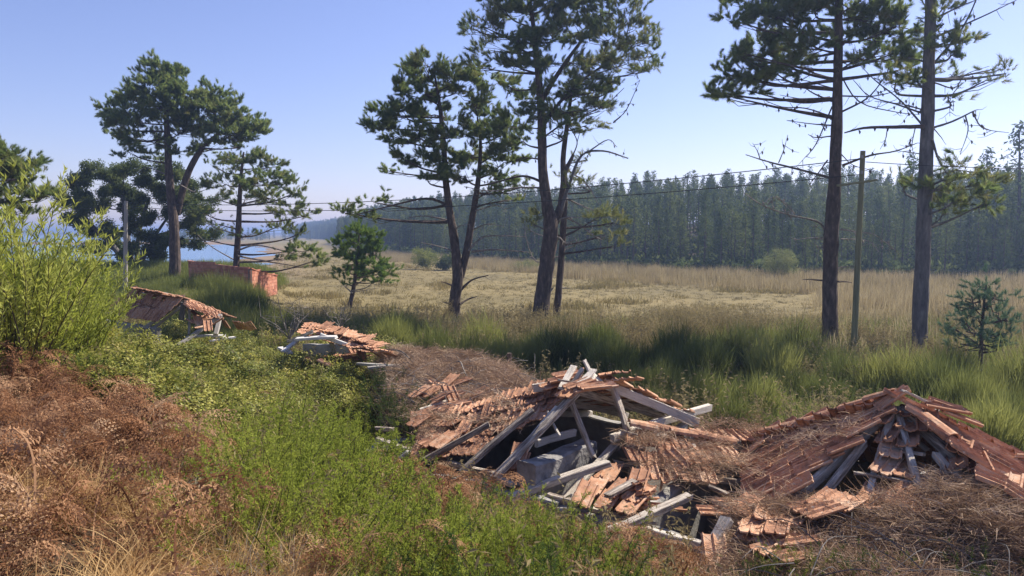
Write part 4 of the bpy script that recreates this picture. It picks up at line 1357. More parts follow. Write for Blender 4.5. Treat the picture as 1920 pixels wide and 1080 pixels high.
tree('pine_tree', 'tallest thick-trunked pine forking below its huge crown in the middle', 33.5,
     [[(1011, 610, 34), (1017, 560, 30), (1027, 480, 28), (1033, 425, 27), (1024, 375, 20), (1018, 320, 18), (1016, 250, 16), (1013, 180, 14), (1006, 110, 11), (999, 40, 8), (990, -20, 5)],
      [(1034, 430, 18), (1052, 385, 14), (1058, 330, 10), (1075, 290, 6)], [(1014, 190, 10), (1045, 140, 8), (1080, 90, 6), (1120, 40, 4)], [(1015, 240, 7), (1060, 180, 6), (1120, 130, 4), (1180, 100, 3)]],
     [(940, 10, 40, 24), (905, 50, 26, 16), (888, 55, 14, 12), (925, 60, 32, 22), (985, 15, 46, 30), (1040, 5, 44, 28), (1095, 10, 46, 26), (1150, 25, 38, 24), (1180, 45, 30, 20), (1195, 75, 30, 20), (1222, 75, 12, 22), (1225, 105, 16, 16), (975, 70, 44, 26), (1030, 60, 44, 26), (1085, 60, 46, 28), (1140, 75, 44, 26),
      (920, 95, 26, 14, .8), (960, 120, 40, 18), (905, 128, 26, 12, .8), (1010, 115, 36, 20), (1065, 115, 44, 24), (1120, 120, 44, 22), (1175, 120, 36, 18), (1205, 135, 24, 12), (950, 160, 34, 16, .8), (1060, 165, 44, 18), (1110, 170, 40, 20), (1150, 165, 34, 14, .8), (985, 190, 34, 18), (1045, 205, 34, 18, .9), (1095, 210, 34, 14), (1120, 200, 20, 12), (970, 230, 34, 16), (1015, 225, 30, 16),
      (980, 265, 34, 14, .8), (1040, 250, 30, 12, .6), (1070, 240, 24, 12, .7), (950, -30, 60, 26), (1050, -40, 70, 30), (1130, -25, 60, 26), (1000, -80, 60, 30), (1080, -80, 50, 26)],
     dens=.95, tsize=1.05, seed=6, keymix=('tuftdry', .5), depth=.8, sparse_cones=1,
     dead=(([(1020, 342), (980, 330), (930, 342), (890, 350)], 6, 14, 'bark'), ([(1016, 352), (970, 352), (920, 358), (870, 350)], 4, 10), ([(1050, 400), (1068, 345), (1090, 292), (1130, 283), (1178, 297)], 8, 14, 'greybark'), ([(1105, 283), (1140, 262), (1157, 276)], 3, 5),
           ([(1028, 470), (1045, 445), (1060, 455), (1078, 450)], 5, 5), ([(1022, 555), (1032, 545), (1038, 539)], 8, 0), ([(1022, 300), (985, 296), (960, 303)], 4, 6, 'bark'), ([(1035, 420), (1060, 408), (1088, 408)], 5, 3), ([(1016, 260), (1060, 230), (1130, 200), (1170, 165)], 4, 14, 'bark'), ([(1150, 230), (1175, 205), (1200, 150)], 3, 12, 'bark')))
tree('pine_tree', 'slender pine close at the right of the thick central trunk', 34.5,
     [[(1041, 612, 15), (1048, 540, 13), (1054, 460, 12), (1058, 380, 12), (1056, 300, 10), (1064, 230, 8), (1072, 170, 5), (1078, 130, 3)]],
     [(1100, 150, 26, 14), (1080, 185, 26, 14), (1120, 210, 24, 12), (1100, 235, 28, 12), (1060, 330, 34, 12, .6), (1090, 350, 26, 10, .6), (1120, 408, 30, 12), (1150, 418, 22, 9), (1135, 440, 24, 8, .8), (1148, 462, 12, 6), (1020, 400, 30, 12, .4), (1000, 420, 24, 10, .3), (1100, 300, 20, 8, .4)],
     key='tuftdry', dens=.95, seed=7, dead=(([(1057, 370), (1090, 385), (1130, 402)], 4, 8), ([(1056, 405), (1085, 420), (1110, 440), (1130, 450)], 4, 10), ([(1055, 470), (1080, 458), (1078, 445)], 3, 3), ([(1050, 540), (1060, 540), (1067, 541)], 4, 0),
           ([(1066, 320), (1100, 345), (1120, 380)], 4, 8), ([(1050, 450), (1010, 440), (985, 425)], 3, 12), ([(1050, 480), (1005, 490), (985, 440), (990, 428)], 3, 9)))
tree('pine_tree', 'dark-trunked pine hung with many bare limbs left of the mossy pole', 27,
     [[(1557, 625, 29), (1556, 540, 27), (1559, 440, 27), (1565, 340, 23), (1569, 240, 20), (1571, 150, 17), (1572, 60, 15), (1574, -60, 11), (1575, -160, 9), (1575, -260, 4)]],
     [(1395, 15, 30, 16), (1380, 40, 24, 10), (1435, 20, 40, 26), (1480, 40, 46, 28), (1530, 20, 44, 30), (1590, 15, 40, 26), (1640, 25, 44, 26), (1680, 50, 40, 26), (1600, 65, 40, 22, .8), (1375, 105, 18, 12), (1395, 100, 22, 16), (1430, 95, 34, 22), (1470, 90, 40, 26), (1520, 85, 40, 24),
      (1365, 140, 20, 12), (1400, 140, 34, 18), (1450, 135, 40, 20), (1340, 172, 12, 12), (1365, 180, 22, 16), (1405, 170, 30, 14, .8), (1500, 125, 34, 18), (1650, 90, 40, 24), (1690, 95, 28, 22), (1620, 110, 30, 16, .6), (1690, 130, 24, 12, .8),
      (1430, -30, 60, 26), (1520, -40, 60, 30), (1610, -40, 60, 30), (1690, -20, 40, 26), (1560, -100, 70, 36, .7)],
     dens=1.1, seed=8, keymix=('tuftdry', .3), sparse_cones=1,
     dead=(([(1558, 218), (1510, 203), (1465, 200), (1420, 182)], 4, 10, 'bark'), ([(1560, 190), (1520, 172), (1495, 150)], 5, 6, 'bark'), ([(1560, 165), (1500, 150), (1470, 165)], 3, 6, 'bark'), ([(1560, 235), (1520, 232), (1475, 226)], 4, 6, 'bark'), ([(1560, 255), (1530, 258), (1515, 252)], 4, 3, 'bark'),
           ([(1556, 182), (1510, 186), (1462, 178)], 4, 8, 'bark'), ([(1578, 210), (1625, 185), (1655, 150), (1670, 120)], 5, 10, 'bark'), ([(1578, 180), (1640, 180), (1700, 165)], 4, 8, 'bark'), ([(1578, 130), (1620, 100), (1650, 60)], 5, 8, 'bark'), ([(1560, 115), (1500, 118), (1450, 130)], 4, 8, 'bark'),
           ([(1556, 333), (1500, 318), (1440, 303), (1398, 290)], 7, 10, 'greybark'), ([(1460, 305), (1470, 280), (1477, 253)], 3, 4, 'bark'), ([(1425, 297), (1420, 283), (1411, 268)], 3, 4, 'bark'),
           ([(1548, 432), (1532, 415), (1480, 403), (1430, 385), (1396, 362)], 6, 6), ([(1490, 402), (1478, 385), (1450, 370), (1432, 382)], 3, 4), ([(1440, 385), (1455, 368), (1475, 388), (1490, 400)], 3, 4),
           ([(1546, 448), (1520, 446), (1490, 450)], 3, 5), ([(1545, 460), (1535, 470), (1530, 500)], 3, 5), ([(1575, 430), (1610, 435), (1640, 440), (1680, 470)], 4, 9), ([(1576, 448), (1620, 450), (1650, 462)], 3, 8), ([(1572, 502), (1590, 500), (1605, 498)], 4, 1),
           ([(1546, 526), (1520, 524), (1505, 524)], 5, 0, 'bark'), ([(1570, 528), (1585, 528), (1597, 530)], 5, 0, 'bark'), ([(1580, 310), (1630, 292), (1680, 283), (1720, 268)], 6, 8, 'bark'), ([(1578, 290), (1600, 310), (1640, 320)], 3, 6, 'bark'), ([(1552, 300), (1530, 330), (1515, 350)], 4, 5, 'bark'), ([(1560, 200), (1530, 270), (1505, 300)], 4, 12, 'bark'),
           ([(1570, 130), (1610, 190), (1680, 210), (1725, 215)], 4, 8, 'bark')))
tree('pine_tree', 'tall straight grey-trunked pine at the far right beside the mossy pole', 25,
     [[(1723, 655, 28), (1727, 550, 27), (1732, 430, 26), (1737, 300, 24), (1741, 150, 21), (1745, 0, 18), (1748, -120, 13), (1750, -220, 11), (1750, -330, 5)]],
     [(1712, 148, 14, 10), (1700, 155, 22, 10), (1740, 140, 14, 12), (1680, 150, 24, 12), (1785, 95, 22, 28), (1790, 75, 16, 10), (1770, 45, 18, 10), (1770, 12, 26, 10), (1790, 140, 12, 8, .4), (1850, 150, 22, 8, .5), (1885, 138, 8, 6), (1780, 190, 12, 8, .3), (1862, 130, 14, 6, .4),
      (1765, 345, 30, 18, .8), (1790, 375, 40, 22, .8), (1835, 345, 30, 24, .8), (1850, 380, 22, 18, .7), (1800, 325, 26, 14, .6), (1770, 400, 26, 10, .5), (1700, 340, 14, 10, .5), (1700, -60, 70, 30), (1790, -70, 80, 34), (1740, -150, 90, 50, .8), (1740, -230, 60, 40, .6), (1860, -60, 40, 20, .6)],
     key='tuftdry', bark='greybark', dens=1.0, seed=9, keymix=('tuft', .3), sparse_cones=1,
     dead=(([(1748, 240), (1785, 228), (1822, 210), (1830, 206)], 6, 6, 'greybark'), ([(1824, 210), (1835, 232), (1850, 243), (1892, 249)], 4, 8, 'greybark'), ([(1810, 216), (1815, 245), (1800, 290)], 4, 6, 'greybark'), ([(1752, 155), (1790, 165), (1810, 140), (1855, 124)], 4, 9, 'greybark'), ([(1795, 165), (1782, 185), (1781, 218)], 3, 4, 'greybark'),
           ([(1750, 120), (1800, 60), (1830, 0), (1840, -40)], 6, 8, 'greybark'), ([(1752, 70), (1800, 50), (1855, 25), (1906, 0)], 6, 10, 'greybark'), ([(1752, 35), (1800, 12), (1830, 0)], 5, 8, 'greybark'), ([(1732, 237), (1680, 238), (1620, 240), (1583, 249)], 11, 4, 'bark'), ([(1728, 212), (1680, 195), (1630, 180), (1600, 150)], 5, 10, 'greybark'),
           ([(1728, 205), (1690, 195), (1640, 190)], 4, 6, 'greybark'), ([(1730, 235), (1690, 190), (1640, 150), (1620, 130)], 5, 8, 'greybark'), ([(1732, 115), (1720, 112), (1702, 108)], 5, 0, 'greybark'), ([(1735, 75), (1725, 75), (1715, 72)], 4, 0, 'greybark'), ([(1748, 262), (1760, 300), (1785, 340)], 7, 6, 'greybark'), ([(1740, 290), (1700, 285), (1680, 282)], 3, 4, 'greybark'),
           ([(1750, 240), (1765, 258), (1770, 266)], 3, 2, 'greybark'), ([(1745, 330), (1790, 320), (1830, 325), (1870, 345)], 4, 10, 'greybark'), ([(1745, 350), (1770, 365), (1800, 390)], 4, 8, 'greybark'), ([(1716, 240), (1710, 270), (1713, 290)], 3, 2, 'greybark'), ([(1664, 240), (1660, 262), (1650, 280)], 3, 3, 'greybark')))
tree('young_pine', 'small bright green pine standing alone on the marsh edge', 43,
     [[(655, 578, 9), (662, 545, 8), (668, 505, 6), (672, 460, 4), (674, 430, 2)]],
     [(672, 436, 22, 14), (655, 450, 20, 14), (692, 450, 20, 14), (645, 472, 16, 14), (675, 470, 34, 18), (705, 478, 20, 18), (665, 495, 30, 14), (700, 500, 30, 16), (722, 505, 14, 12, .8), (650, 512, 14, 10, .5), (715, 525, 16, 8, .5), (690, 520, 24, 10, .6), (645, 530, 12, 8, .4)],
     key='tuftgreen', dens=1.0, seed=10, dead=(([(660, 545), (685, 540), (700, 530)], 3, 5), ([(661, 550), (645, 535), (635, 525)], 3, 5), ([(662, 548), (680, 545), (710, 540)], 2, 3)))
tree('young_pine', 'little blue-green pine in the scrub at the right margin', 20.5,
     [[(1838, 690, 8), (1841, 620, 6), (1846, 560, 4), (1850, 530, 2)]],
     [(1850, 540, 20, 12), (1868, 558, 16, 10), (1838, 566, 20, 12), (1822, 556, 10, 8), (1868, 590, 22, 12), (1835, 598, 28, 14), (1800, 598, 16, 9), (1812, 622, 24, 12), (1855, 622, 28, 12), (1888, 600, 12, 12), (1884, 625, 14, 8), (1840, 645, 34, 12), (1780, 612, 12, 7), (1800, 645, 14, 8, .6)],
     key='tuftblue', dens=.8, tsize=.75, seed=11, depth=.5)

# bushes at the foot of the wood and by the water
def bush(name, label, px, py, Y, rx, ry, key, dens=1.0, ts=1.0, cat='bush', seed=0, group=None):
    rs = np.random.RandomState(500 + seed)
    k = px2m(Y); c = np.array(PY(px, py, Y))
    gz = float(tz(c[0], c[1]))
    root = thing(name, label, cat, (c[0], c[1], gz), group)
    a, b = rx * k, ry * k
    n = int(math.pi * a * b * 26 * dens / ts ** 2) + 10
    v = rs.normal(size=(n, 3)); v /= np.linalg.norm(v, axis=1)[:, None]
    lob = 1 + .25 * np.sin(v[:, 0] * 5 + seed) * np.cos(v[:, 2] * 4 + v[:, 1] * 3)
    v = v * (rs.rand(n) ** .3 * lob)[:, None]
    P = c + v * [a, a, b]
    P = P[P[:, 2] > gz - .1]
    o = scatter('foliage', key, P, rs.uniform(0, 6.28, (len(P), 3)), ts * rs.uniform(.7, 1.3, len(P)), root); o['kind'] = 'stuff'
    mb = MB()
    for i in range(9):
        e = Vector(P[rs.randint(len(P))]); s = Vector((c[0] + rs.normal(0, .1), c[1], gz - .1))
        m = s.lerp(e, .5) + Vector((rs.normal(0, .15), rs.normal(0, .15), .1))
        tube(mb, curve_pts([s, m, e], 3), np.linspace(.05, .012, 7), 5)
    mb.obj('stem', M['bark'], root)
    return root
bush('round_bush', 'pale rounded willow bush before the dark right-hand wood', 1463, 492, 69, 30, 27, 'willowclump', 1.0, 1.0, seed=1)
bush('green_bush', 'bright green bush below the wood between the left pine stems', 797, 484, 88, 26, 16, 'greenclump', 1.0, 1.3, seed=2)
bush('green_bush', 'smaller dark green bush right of the bright one under the wood', 836, 492, 86, 18, 12, 'oakclump', 1.0, 1.2, seed=3)
bush('grey_bush', 'low grey bush on the marsh edge at the foot of the mid wood', 985, 498, 84, 30, 9, 'willowclump', .8, 1.0, seed=4)

# ================================================================== POLES AND WIRES
def pole(label, px, py0, py1, Y, w0, w1, mat, dx=0, arm=True):
    a = PY(px, py0, Y); b = PY(px + dx, py1, Y)
    gz = float(tz(a.x, a.y))
    root = thing('utility_pole', label, 'utility pole', (a.x, a.y, gz))
    k = px2m(Y)
    mb = MB(); a2 = a + (a - b).normalized() * max(.2, (a.z - gz) + .3)
    pts = [a2.lerp(b, t) for t in np.linspace(0, 1, 9)]
    tube(mb, pts, np.linspace(w0 * k / 2, w1 * k / 2, 9), 12, .03)
    mb.obj('post', M[mat], root)
    if arm:
        m = a2.lerp(b, .86)
        beam(root, 'crossarm', m + Vector((-.75, .1, -.12)), m + Vector((.45, -.1, .05)), .09, .08, mat)
    for s in (0, 1):
        mb = MB(); q = b + Vector((-.06, -.10, -.25 - .5 * s))
        tube(mb, [q, q + Vector((0, 0, .03)), q + Vector((0, 0, .07)), q + Vector((0, 0, .11))], [.02, .045, .03, .04], 8)
        mb.obj('insulator', M['metal'], root)
    return b
b1 = pole('mossy wooden utility pole leaning between the two right-hand pines', 1600, 668, 283, 25, 12, 9, 'pole', 18)
b2 = pole('thin grey utility pole at the left before the round-leaved tree', 235, 530, 377, 47, 9, 6, 'greypole', 1, False)
def wire(label, p, q, sag, r=.016):
    pts = []
    for i in range(41):
        t = i / 40
        v = Vector(p).lerp(Vector(q), t); v.z -= sag * 4 * t * (1 - t)
        pts.append(v)
    mb = MB(); tube(mb, pts, r, 5, 0)
    o = mb.obj('overhead_wire', M['wire'], None, True, origin=pts[0]); return tag(o, label, 'cable')
wire('upper overhead wire strung between the two utility poles', b1 + Vector((-.1, 0, -.25)), b2 + Vector((0, 0, -.1)), .62)
wire('lower overhead wire strung between the two utility poles', b1 + Vector((-.1, 0, -.75)), b2 + Vector((0, 0, -.35)), .62)
wire('overhead wire running off right from the mossy pole', b1 + Vector((.1, 0, -.35)), b1 + Vector((9, -6, -.9)), .2, .012)
wire('overhead wire running off left from the thin grey pole', b2 + Vector((0, 0, -.15)), b2 + Vector((-22, 14, .2)), .5)

# wooden stake
mb = MB(); q = PZ(955, 690, 1.7)
tube(mb, [q + Vector((0, 0, -.9)), q + Vector((.01, 0, 0)), q + Vector((0, 0, .28))], [.05, .05, .045], 7, .08)
o = mb.obj('wooden_stake', M['bark'], None, origin=(q.x, q.y, q.z - .9)); tag(o, 'dark stump of a fence stake behind the needle-covered roof', 'stake')

# bare grey shrub between far ruins
def bare_shrub(label, px, py, z, h, n, seed):
    rs = np.random.RandomState(seed)
    b = PZ(px, py, z); mb = MB()
    for i in range(n):
        d = Vector((rs.normal(0, .5), rs.normal(0, .4), 1)).normalized()
        L = h * rs.uniform(.5, 1.1)
        p = [b, b + d * L * .5 + Vector((rs.normal(0, .05), 0, .02)), b + d * L + Vector((rs.normal(0, .12), 0, -.05))]
        c = curve_pts(p, 4); tube(mb, c, np.linspace(.016, .004, len(c)), 4, .1)
        for k in range(5):
            j = rs.randint(3, len(c)); v = Vector(rs.normal(0, .12, 3)) + Vector((0, 0, .08))
            tube(mb, [c[j], c[j] + v * .6, c[j] + v * 1.4], [.006, .004, .003], 4, cap=False)
    o = mb.obj('bare_shrub', M['deadwood'], None, origin=b); return tag(o, label, 'dead shrub')
bare_shrub('leafless grey shrub just left of the smallest ruin', 543, 636, 1.7, 1.05, 12, 31)
bare_shrub('leafless twisting shrub beyond the smallest ruin', 640, 615, 1.6, .8, 8, 32)
def arch_branch(label, pts, r=.016):
    mb = MB(); c = curve_pts([PZ(*p) for p in pts], 5); tube(mb, c, np.linspace(r, r * .4, len(c)), 5, .12)
    for k in range(6):
        j = random.randrange(2, len(c)); v = Vector((random.gauss(0, .1), random.gauss(0, .1), random.gauss(.02, .08)))
        tube(mb, [c[j], c[j] + v, c[j] + v * 1.8 + Vector((0, 0, -.03))], [.006, .004, .003], 4, cap=False)
    o = mb.obj('dead_branch', M['deadwood'], None, origin=c[0]); return tag(o, label, 'dead branch')
arch_branch('thin arched dead branch looping over the near edge of the needle roof', [(845, 681, 1.78), (862, 678, 1.95), (870, 695, 1.9), (880, 714, 1.75)])
arch_branch('dead branch curving from the loose tiles at the end of the smallest ruin', [(720, 655, 1.85), (750, 658, 2.0), (768, 672, 1.9), (776, 684, 1.75)])
arch_branch('forked dead branch on the near litter slope at the right', [(1640, 1012, 1.75), (1700, 1004, 1.75), (1780, 994, 1.74), (1850, 1004, 1.72)], .009)
arch_branch('long curved dead branch lying on the right litter near its green shoots', [(1780, 995, 1.76), (1850, 1030, 1.7), (1910, 1045, 1.66), (1960, 1050, 1.6)], .009)
arch_branch('fallen branch crossing the litter below the big roof hole', [(1560, 975, 1.72), (1620, 966, 1.75), (1700, 985, 1.73), (1750, 1000, 1.7)], .009)
arch_branch('slim dead branch sloping down right over the buried eave', [(1808, 868, 2.0), (1850, 885, 1.95), (1890, 910, 1.9), (1925, 945, 1.8)], .015)

# ================================================================== WOOD ON THE HILL
def forest_mesh(h, kind):
    mb = MB()
    tube(mb, [(0, 0, -.8), (RS.normal(0, .08), RS.normal(0, .08), h * .5), (RS.normal(0, .12), RS.normal(0, .12), h * .96)], [.15, .11, .03], 5, .1, 1)
    w = RS.uniform(1.4, 1.9) if kind == 0 else RS.uniform(1.8, 2.5)
    z0 = h * RS.uniform(.2, .38)
    lobes = []
    nl_ = 22
    for i in range(nl_):
        t = (i + RS.rand()) / nl_
        rr = w * (1 - t) ** (.55 if kind == 0 else .4) * RS.uniform(.45, 1.0)
        a = RS.uniform(0, 6.283)
        lobes.append((math.cos(a) * rr * .65, math.sin(a) * rr * .65, z0 + (h - z0) * t, max(.34, .55 * w * (1.05 - t) ** .45)))
    for (x, y, z, r) in lobes:
        for k in range(34):
            v = RS.normal(size=3); v /= np.linalg.norm(v)
            p = np.array([x, y, z]) + v * r * [1, 1, 1.25] * RS.rand() ** .35
            s = RS.uniform(.13, .26)
            d = RS.normal(size=3) + [0, 0, -.7 if kind else .6]; d /= np.linalg.norm(d)
            q = np.cross(d, RS.normal(size=3)); q /= np.linalg.norm(q)
            mb.add([p, p + d * s * .8 - q * s * .35, p + d * s * 1.9, p + d * s * .8 + q * s * .35], [(0, 1, 2, 3)], 0)
    return mb.mesh('forest_tree', [M['forest'], M['bark']])
FM = [forest_mesh(RS.uniform(9.0, 11.0), i % 2) for i in range(7)]
template('forestt', FM)
def build_forest():
    rs = np.random.RandomState(77)
    cand = []
    xs = np.arange(-260, 170, 2.2)
    for x in xs:
        depth_max = 75 if x > -120 else 60
        y = 0
        while y < depth_max:
            xx = x + rs.uniform(-1.1, 1.1)
            yb = float(np.interp(xx, FX, FY))
            cand.append((xx, yb + 1 + y + rs.uniform(-1, 1)))
            y += rs.uniform(2.0, 3.6) * (1 + y / 90)
    P = np.array(cand)
    P = P[(P[:, 1] > 62) & (np.abs(P[:, 0]) < P[:, 1] * .95 + 15)]
    e = np.interp(P[:, 1], [0, 60, 75, 97, 184, 260, 600, 5000], [-60, -19, -25, -33, -56, -85, -260, -2500])
    P = P[P[:, 0] > e + 6]
    z = tz(P[:, 0], P[:, 1])
    px, py = proj(np.column_stack([P, z + 6]))
    vis = (px > -60) & (px < 1980)
    dist = P[:, 1]
    yb = np.interp(P[:, 0], FX, FY); row = P[:, 1] - yb
    score = dist + row * .9 + (~vis) * 1000
    order = np.argsort(score)
    sel = order[:285]
    for i in sel:
        o = bpy.data.objects.new('forest_tree', FM[rs.randint(len(FM))])
        s = rs.uniform(.66, .88) * np.interp(P[i, 0], [-60, -10], [1.12, 1.0]) * (1 + .12 * math.sin(P[i, 0] * .13)) * (.82 if row[i] < 7 else 1)
        w = Matrix.Translation((P[i, 0], P[i, 1], z[i])) @ Matrix.Rotation(rs.uniform(0, 6.28), 4, 'Z') @ Matrix.Diagonal((s * rs.uniform(.85, 1.1), s * rs.uniform(.85, 1.1), s, 1))
        reg(o, w); tag(o, 'slim straight forest tree standing in the dense wood across the marsh', 'tree', 'trees of the wood across the marsh')
    rest = order[285:]
    n = len(rest)
    s = rs.uniform(.68, .92, n) * np.interp(P[rest, 0], [-60, -10], [1.12, 1.0])
    pts = np.column_stack([P[rest], z[rest]])
    o = scatter('far_wood', 'forestt', pts, np.column_stack([np.zeros(n), np.zeros(n), rs.uniform(0, 6.28, n)]), s)
    tag(o, kind='stuff')
    # undergrowth on the slope
    m = 8500
    x = rs.uniform(-200, 150, m); yb = np.interp(x, FX, FY); y = yb - 1 + rs.rand(m) ** 1.6 * 34
    ok = (np.abs(x) < y * .9 + 10)
    x, y = x[ok], y[ok]
    e = np.interp(y, [0, 60, 75, 97, 184, 260, 600, 5000], [-60, -19, -25, -33, -56, -85, -260, -2500])
    ok = x > e + 5; x, y = x[ok], y[ok]
    n = len(x)
    o = scatter('wood_undergrowth', 'darkclump', np.column_stack([x, y, tz(x, y) + .25]), rs.uniform(0, 6.28, (n, 3)), rs.uniform(.9, 3.0, n))
    tag(o, kind='stuff')
build_forest()
big = forest_mesh(13, 1)
for (px, Y, s, lb) in ((1905, 76, 1.10, 'tall dark tree rising at the very right end of the wood'), (1848, 80, .92, 'pointed dark tree topping the wood left of the tallest right one'), (1700, 84, .90, 'pointed tree standing above the wood just left of the grey pine trunk')):
    p = PY(px, 500, Y)
    o = bpy.data.objects.new('forest_tree', big)
    reg(o, Matrix.Translation((p.x, Y, float(tz(p.x, Y)))) @ Matrix.Rotation(px, 4, 'Z') @ Matrix.Diagonal((s * 1.3, s * 1.3, s, 1)))
    tag(o, lb, 'tree')
# far shore trees, left end
def far_shore():
    rs = np.random.RandomState(5)
    n = 260
    x = rs.uniform(-330, -80, n); y = rs.uniform(430, 640, n)
    keep = x > -.50 * y
    x, y = x[keep], y[keep]
    o = scatter('far_shore_trees', 'forestt', np.column_stack([x, y, np.maximum(tz(x, y), .1) - 2.5]), np.column_stack([np.zeros(len(x)), np.zeros(len(x)), rs.uniform(0, 6.28, len(x))]), rs.uniform(.6, 1.0, len(x)))
    tag(o, kind='stuff')
far_shore()

# ================================================================== BUSHES (individual)
def broom_mesh(n=1200, h=1.3, w=.017, r=.38, spread=.36):
    mb = MB()
    for i in range(n):
        a = RS.uniform(0, 6.283); q = RS.rand() ** .6
        s = q * spread
        p = (math.cos(a) * r * q, math.sin(a) * r * q, RS.uniform(0, .15) * h)
        L = h * RS.uniform(.45, 1.0) * (1.05 - .3 * q)
        blade(mb, p, (math.cos(a) * s + RS.normal(0, .12), math.sin(a) * s + RS.normal(0, .12), 1), L, w, RS.uniform(.0, .3), 2)
        if RS.rand() < .5:
            t = RS.uniform(.3, .8)
            d = np.array([math.cos(a) * s, math.sin(a) * s, 1.0]); d /= np.linalg.norm(d)
            blade(mb, np.array(p) + d * L * t, d + RS.normal(0, .3, 3), L * .4, w * .8, .1, 1)
    return mb.mesh('broom_bush', M['broom'])
BRM = [broom_mesh() for _ in range(4)]
def place_bush(name, mesh, x, y, s, label, cat, group, sz=None, zoff=-.03):
    o = bpy.data.objects.new(name, mesh)
    z = float(tz(x, y)) + zoff
    reg(o, Matrix.Translation((x, y, z)) @ Matrix.Rotation(random.uniform(0, 6.28), 4, 'Z') @ Matrix.Diagonal((s, s, sz or s, 1)))
    return tag(o, label, cat, group)
def broom_band():
    rs = np.random.RandomState(21)
    spots = []
    for (px, py, Y, s) in ((735, 650, 24, 1.0), (820, 660, 22, 1.25), (880, 665, 21, 1.2), (905, 660, 24, 1.1), (940, 672, 20, 1.1), (1010, 675, 21, 1.2), (1060, 680, 21, 1.2), (1150, 690, 19, 1.25), (1120, 665, 24, 1.2), (1210, 690, 21, 1.1), (1270, 690, 22, 1.2), (1330, 700, 20, 1.1), (1390, 690, 22, 1.25),
                           (1450, 700, 20, 1.1), (1495, 690, 23, 1.2), (1550, 700, 20, 1.1), (1640, 720, 18, 1.1), (1690, 720, 18, 1.1), (1760, 735, 17, 1.2), (1830, 745, 16, 1.1), (1890, 740, 17, 1.2), (1940, 740, 17, 1.2), (1240, 720, 17, .9), (1420, 740, 16, .9), (1320, 735, 16, .9), (1380, 760, 14, .8), (1180, 715, 17, .9), (1740, 770, 14, .9), (1650, 760, 15, .8), (1860, 790, 13, .9),
                           (720, 615, 27, 1.1), (760, 625, 26, 1.2), (690, 620, 29, .9), (1920, 790, 13.5, 1.0), (1560, 735, 17, .9), (1500, 725, 18, .9), (1780, 700, 20, 1.1)):
        p = PY(px, py, Y); spots.append((p.x, p.y, s))
    for (x, y, s) in spots:
        for k in range(2):
            dx, dy = (0, 0) if k == 0 else rs.normal(0, .7, 2)
            place_bush('broom_bush', BRM[rs.randint(4)], x + dx, y + dy, s * rs.uniform(.85, 1.15) * (1 if k == 0 else .8), 'fine-stemmed green broom bush in the scrub belt between ruins and marsh', 'bush', 'broom bushes along the marsh edge')
    # shaded scrub below the brick shed
    for (px, py, Y, s) in ((380, 560, 33, 1.3), (410, 565, 31, 1.4), (445, 568, 31, 1.4), (350, 555, 34, 1.1), (475, 575, 30, 1.3), (505, 585, 29, 1.2), (320, 548, 36, 1.0), (430, 580, 27, 1.2), (395, 580, 27, 1.1), (535, 590, 28, 1.1), (560, 600, 27, 1.0), (290, 540, 38, .9), (590, 605, 27, .9), (630, 610, 27, .9), (500, 600, 25, 1.1), (460, 600, 24.5, 1.1), (365, 540, 43, 1.2), (395, 542, 42, 1.3), (425, 545, 41, 1.3), (455, 550, 40, 1.2), (480, 555, 40, 1.1)):
        p = PY(px, py, Y)
        place_bush('broom_bush', BRM[rs.randint(4)], p.x, p.y, s * rs.uniform(.9, 1.15), 'dense broom bush in the shaded hollow below the brick shed', 'bush', 'broom bushes below the brick shed')
broom_band()

def heath_mesh(n=52, mat='heath', L=.62, rad=.34):
    shoots = [T_heath(L * RS.uniform(.7, 1.1), 150) for _ in range(7)]
    SV = [np.concatenate(s.v) for s in shoots]
    mb = MB()
    for i in range(n):
        k = RS.randint(7)
        a = RS.uniform(0, 6.283); q = RS.rand() ** .6
        sp_ = q * .75 + RS.normal(0, .08)
        R = np.array(Matrix.Rotation(a, 3, 'Z') @ Matrix.Rotation(sp_, 3, 'Y') @ Matrix.Rotation(RS.uniform(0, 6.28), 3, 'Z'))
        v = SV[k] @ R.T + [math.cos(a) * rad * q, math.sin(a) * rad * q, RS.uniform(-.12, .05)]
        n0 = mb.n
        mb.v.append(v); mb.f.extend([tuple(x + n0 for x in f) for f in shoots[k].f]); mb.mi.extend(shoots[k].mi); mb.n += len(v)
    return mb.mesh('heath_bush', [M[mat], M['bark']])
HM = [heath_mesh() for _ in range(3)] + [heath_mesh(46, 'heath2') for _ in range(2)]
def wattle_mesh(n=78, L=1.5):
    br = [T_branchlet(L * RS.uniform(.7, 1.1), 120, .095, .015) for _ in range(6)]
    SV = [np.concatenate(s.v) for s in br]
    mb = MB()
    for i in range(n):
        k = RS.randint(6); a = RS.uniform(0, 6.283); q = RS.rand() ** .6
        sp_ = q * .5 + RS.normal(0, .06)
        R = np.array(Matrix.Rotation(a, 3, 'Z') @ Matrix.Rotation(sp_, 3, 'Y') @ Matrix.Rotation(RS.uniform(0, 6.28), 3, 'Z'))
        v = SV[k] @ R.T + [math.cos(a) * .4 * q, math.sin(a) * .4 * q, RS.uniform(-.1, .5)]
        n0 = mb.n
        mb.v.append(v); mb.f.extend([tuple(x + n0 for x in f) for f in br[k].f]); mb.mi.extend(br[k].mi); mb.n += len(v)
    return mb.mesh('wattle_bush', [M['wattle'], M['bark']])
WA = [wattle_mesh() for _ in range(3)]

def ground_hit(px, py, lift=0.0):
    """walk the ray to the terrain"""
    r = ray(px, py)
    t = 2.0
    while t < 120:
        x, y, z = r.x * t, r.y * t, EYE + r.z * t
        if z <= float(tz(x, y)) + lift: return x, y
        t += .05 + t * .004
    return r.x * t, r.y * t

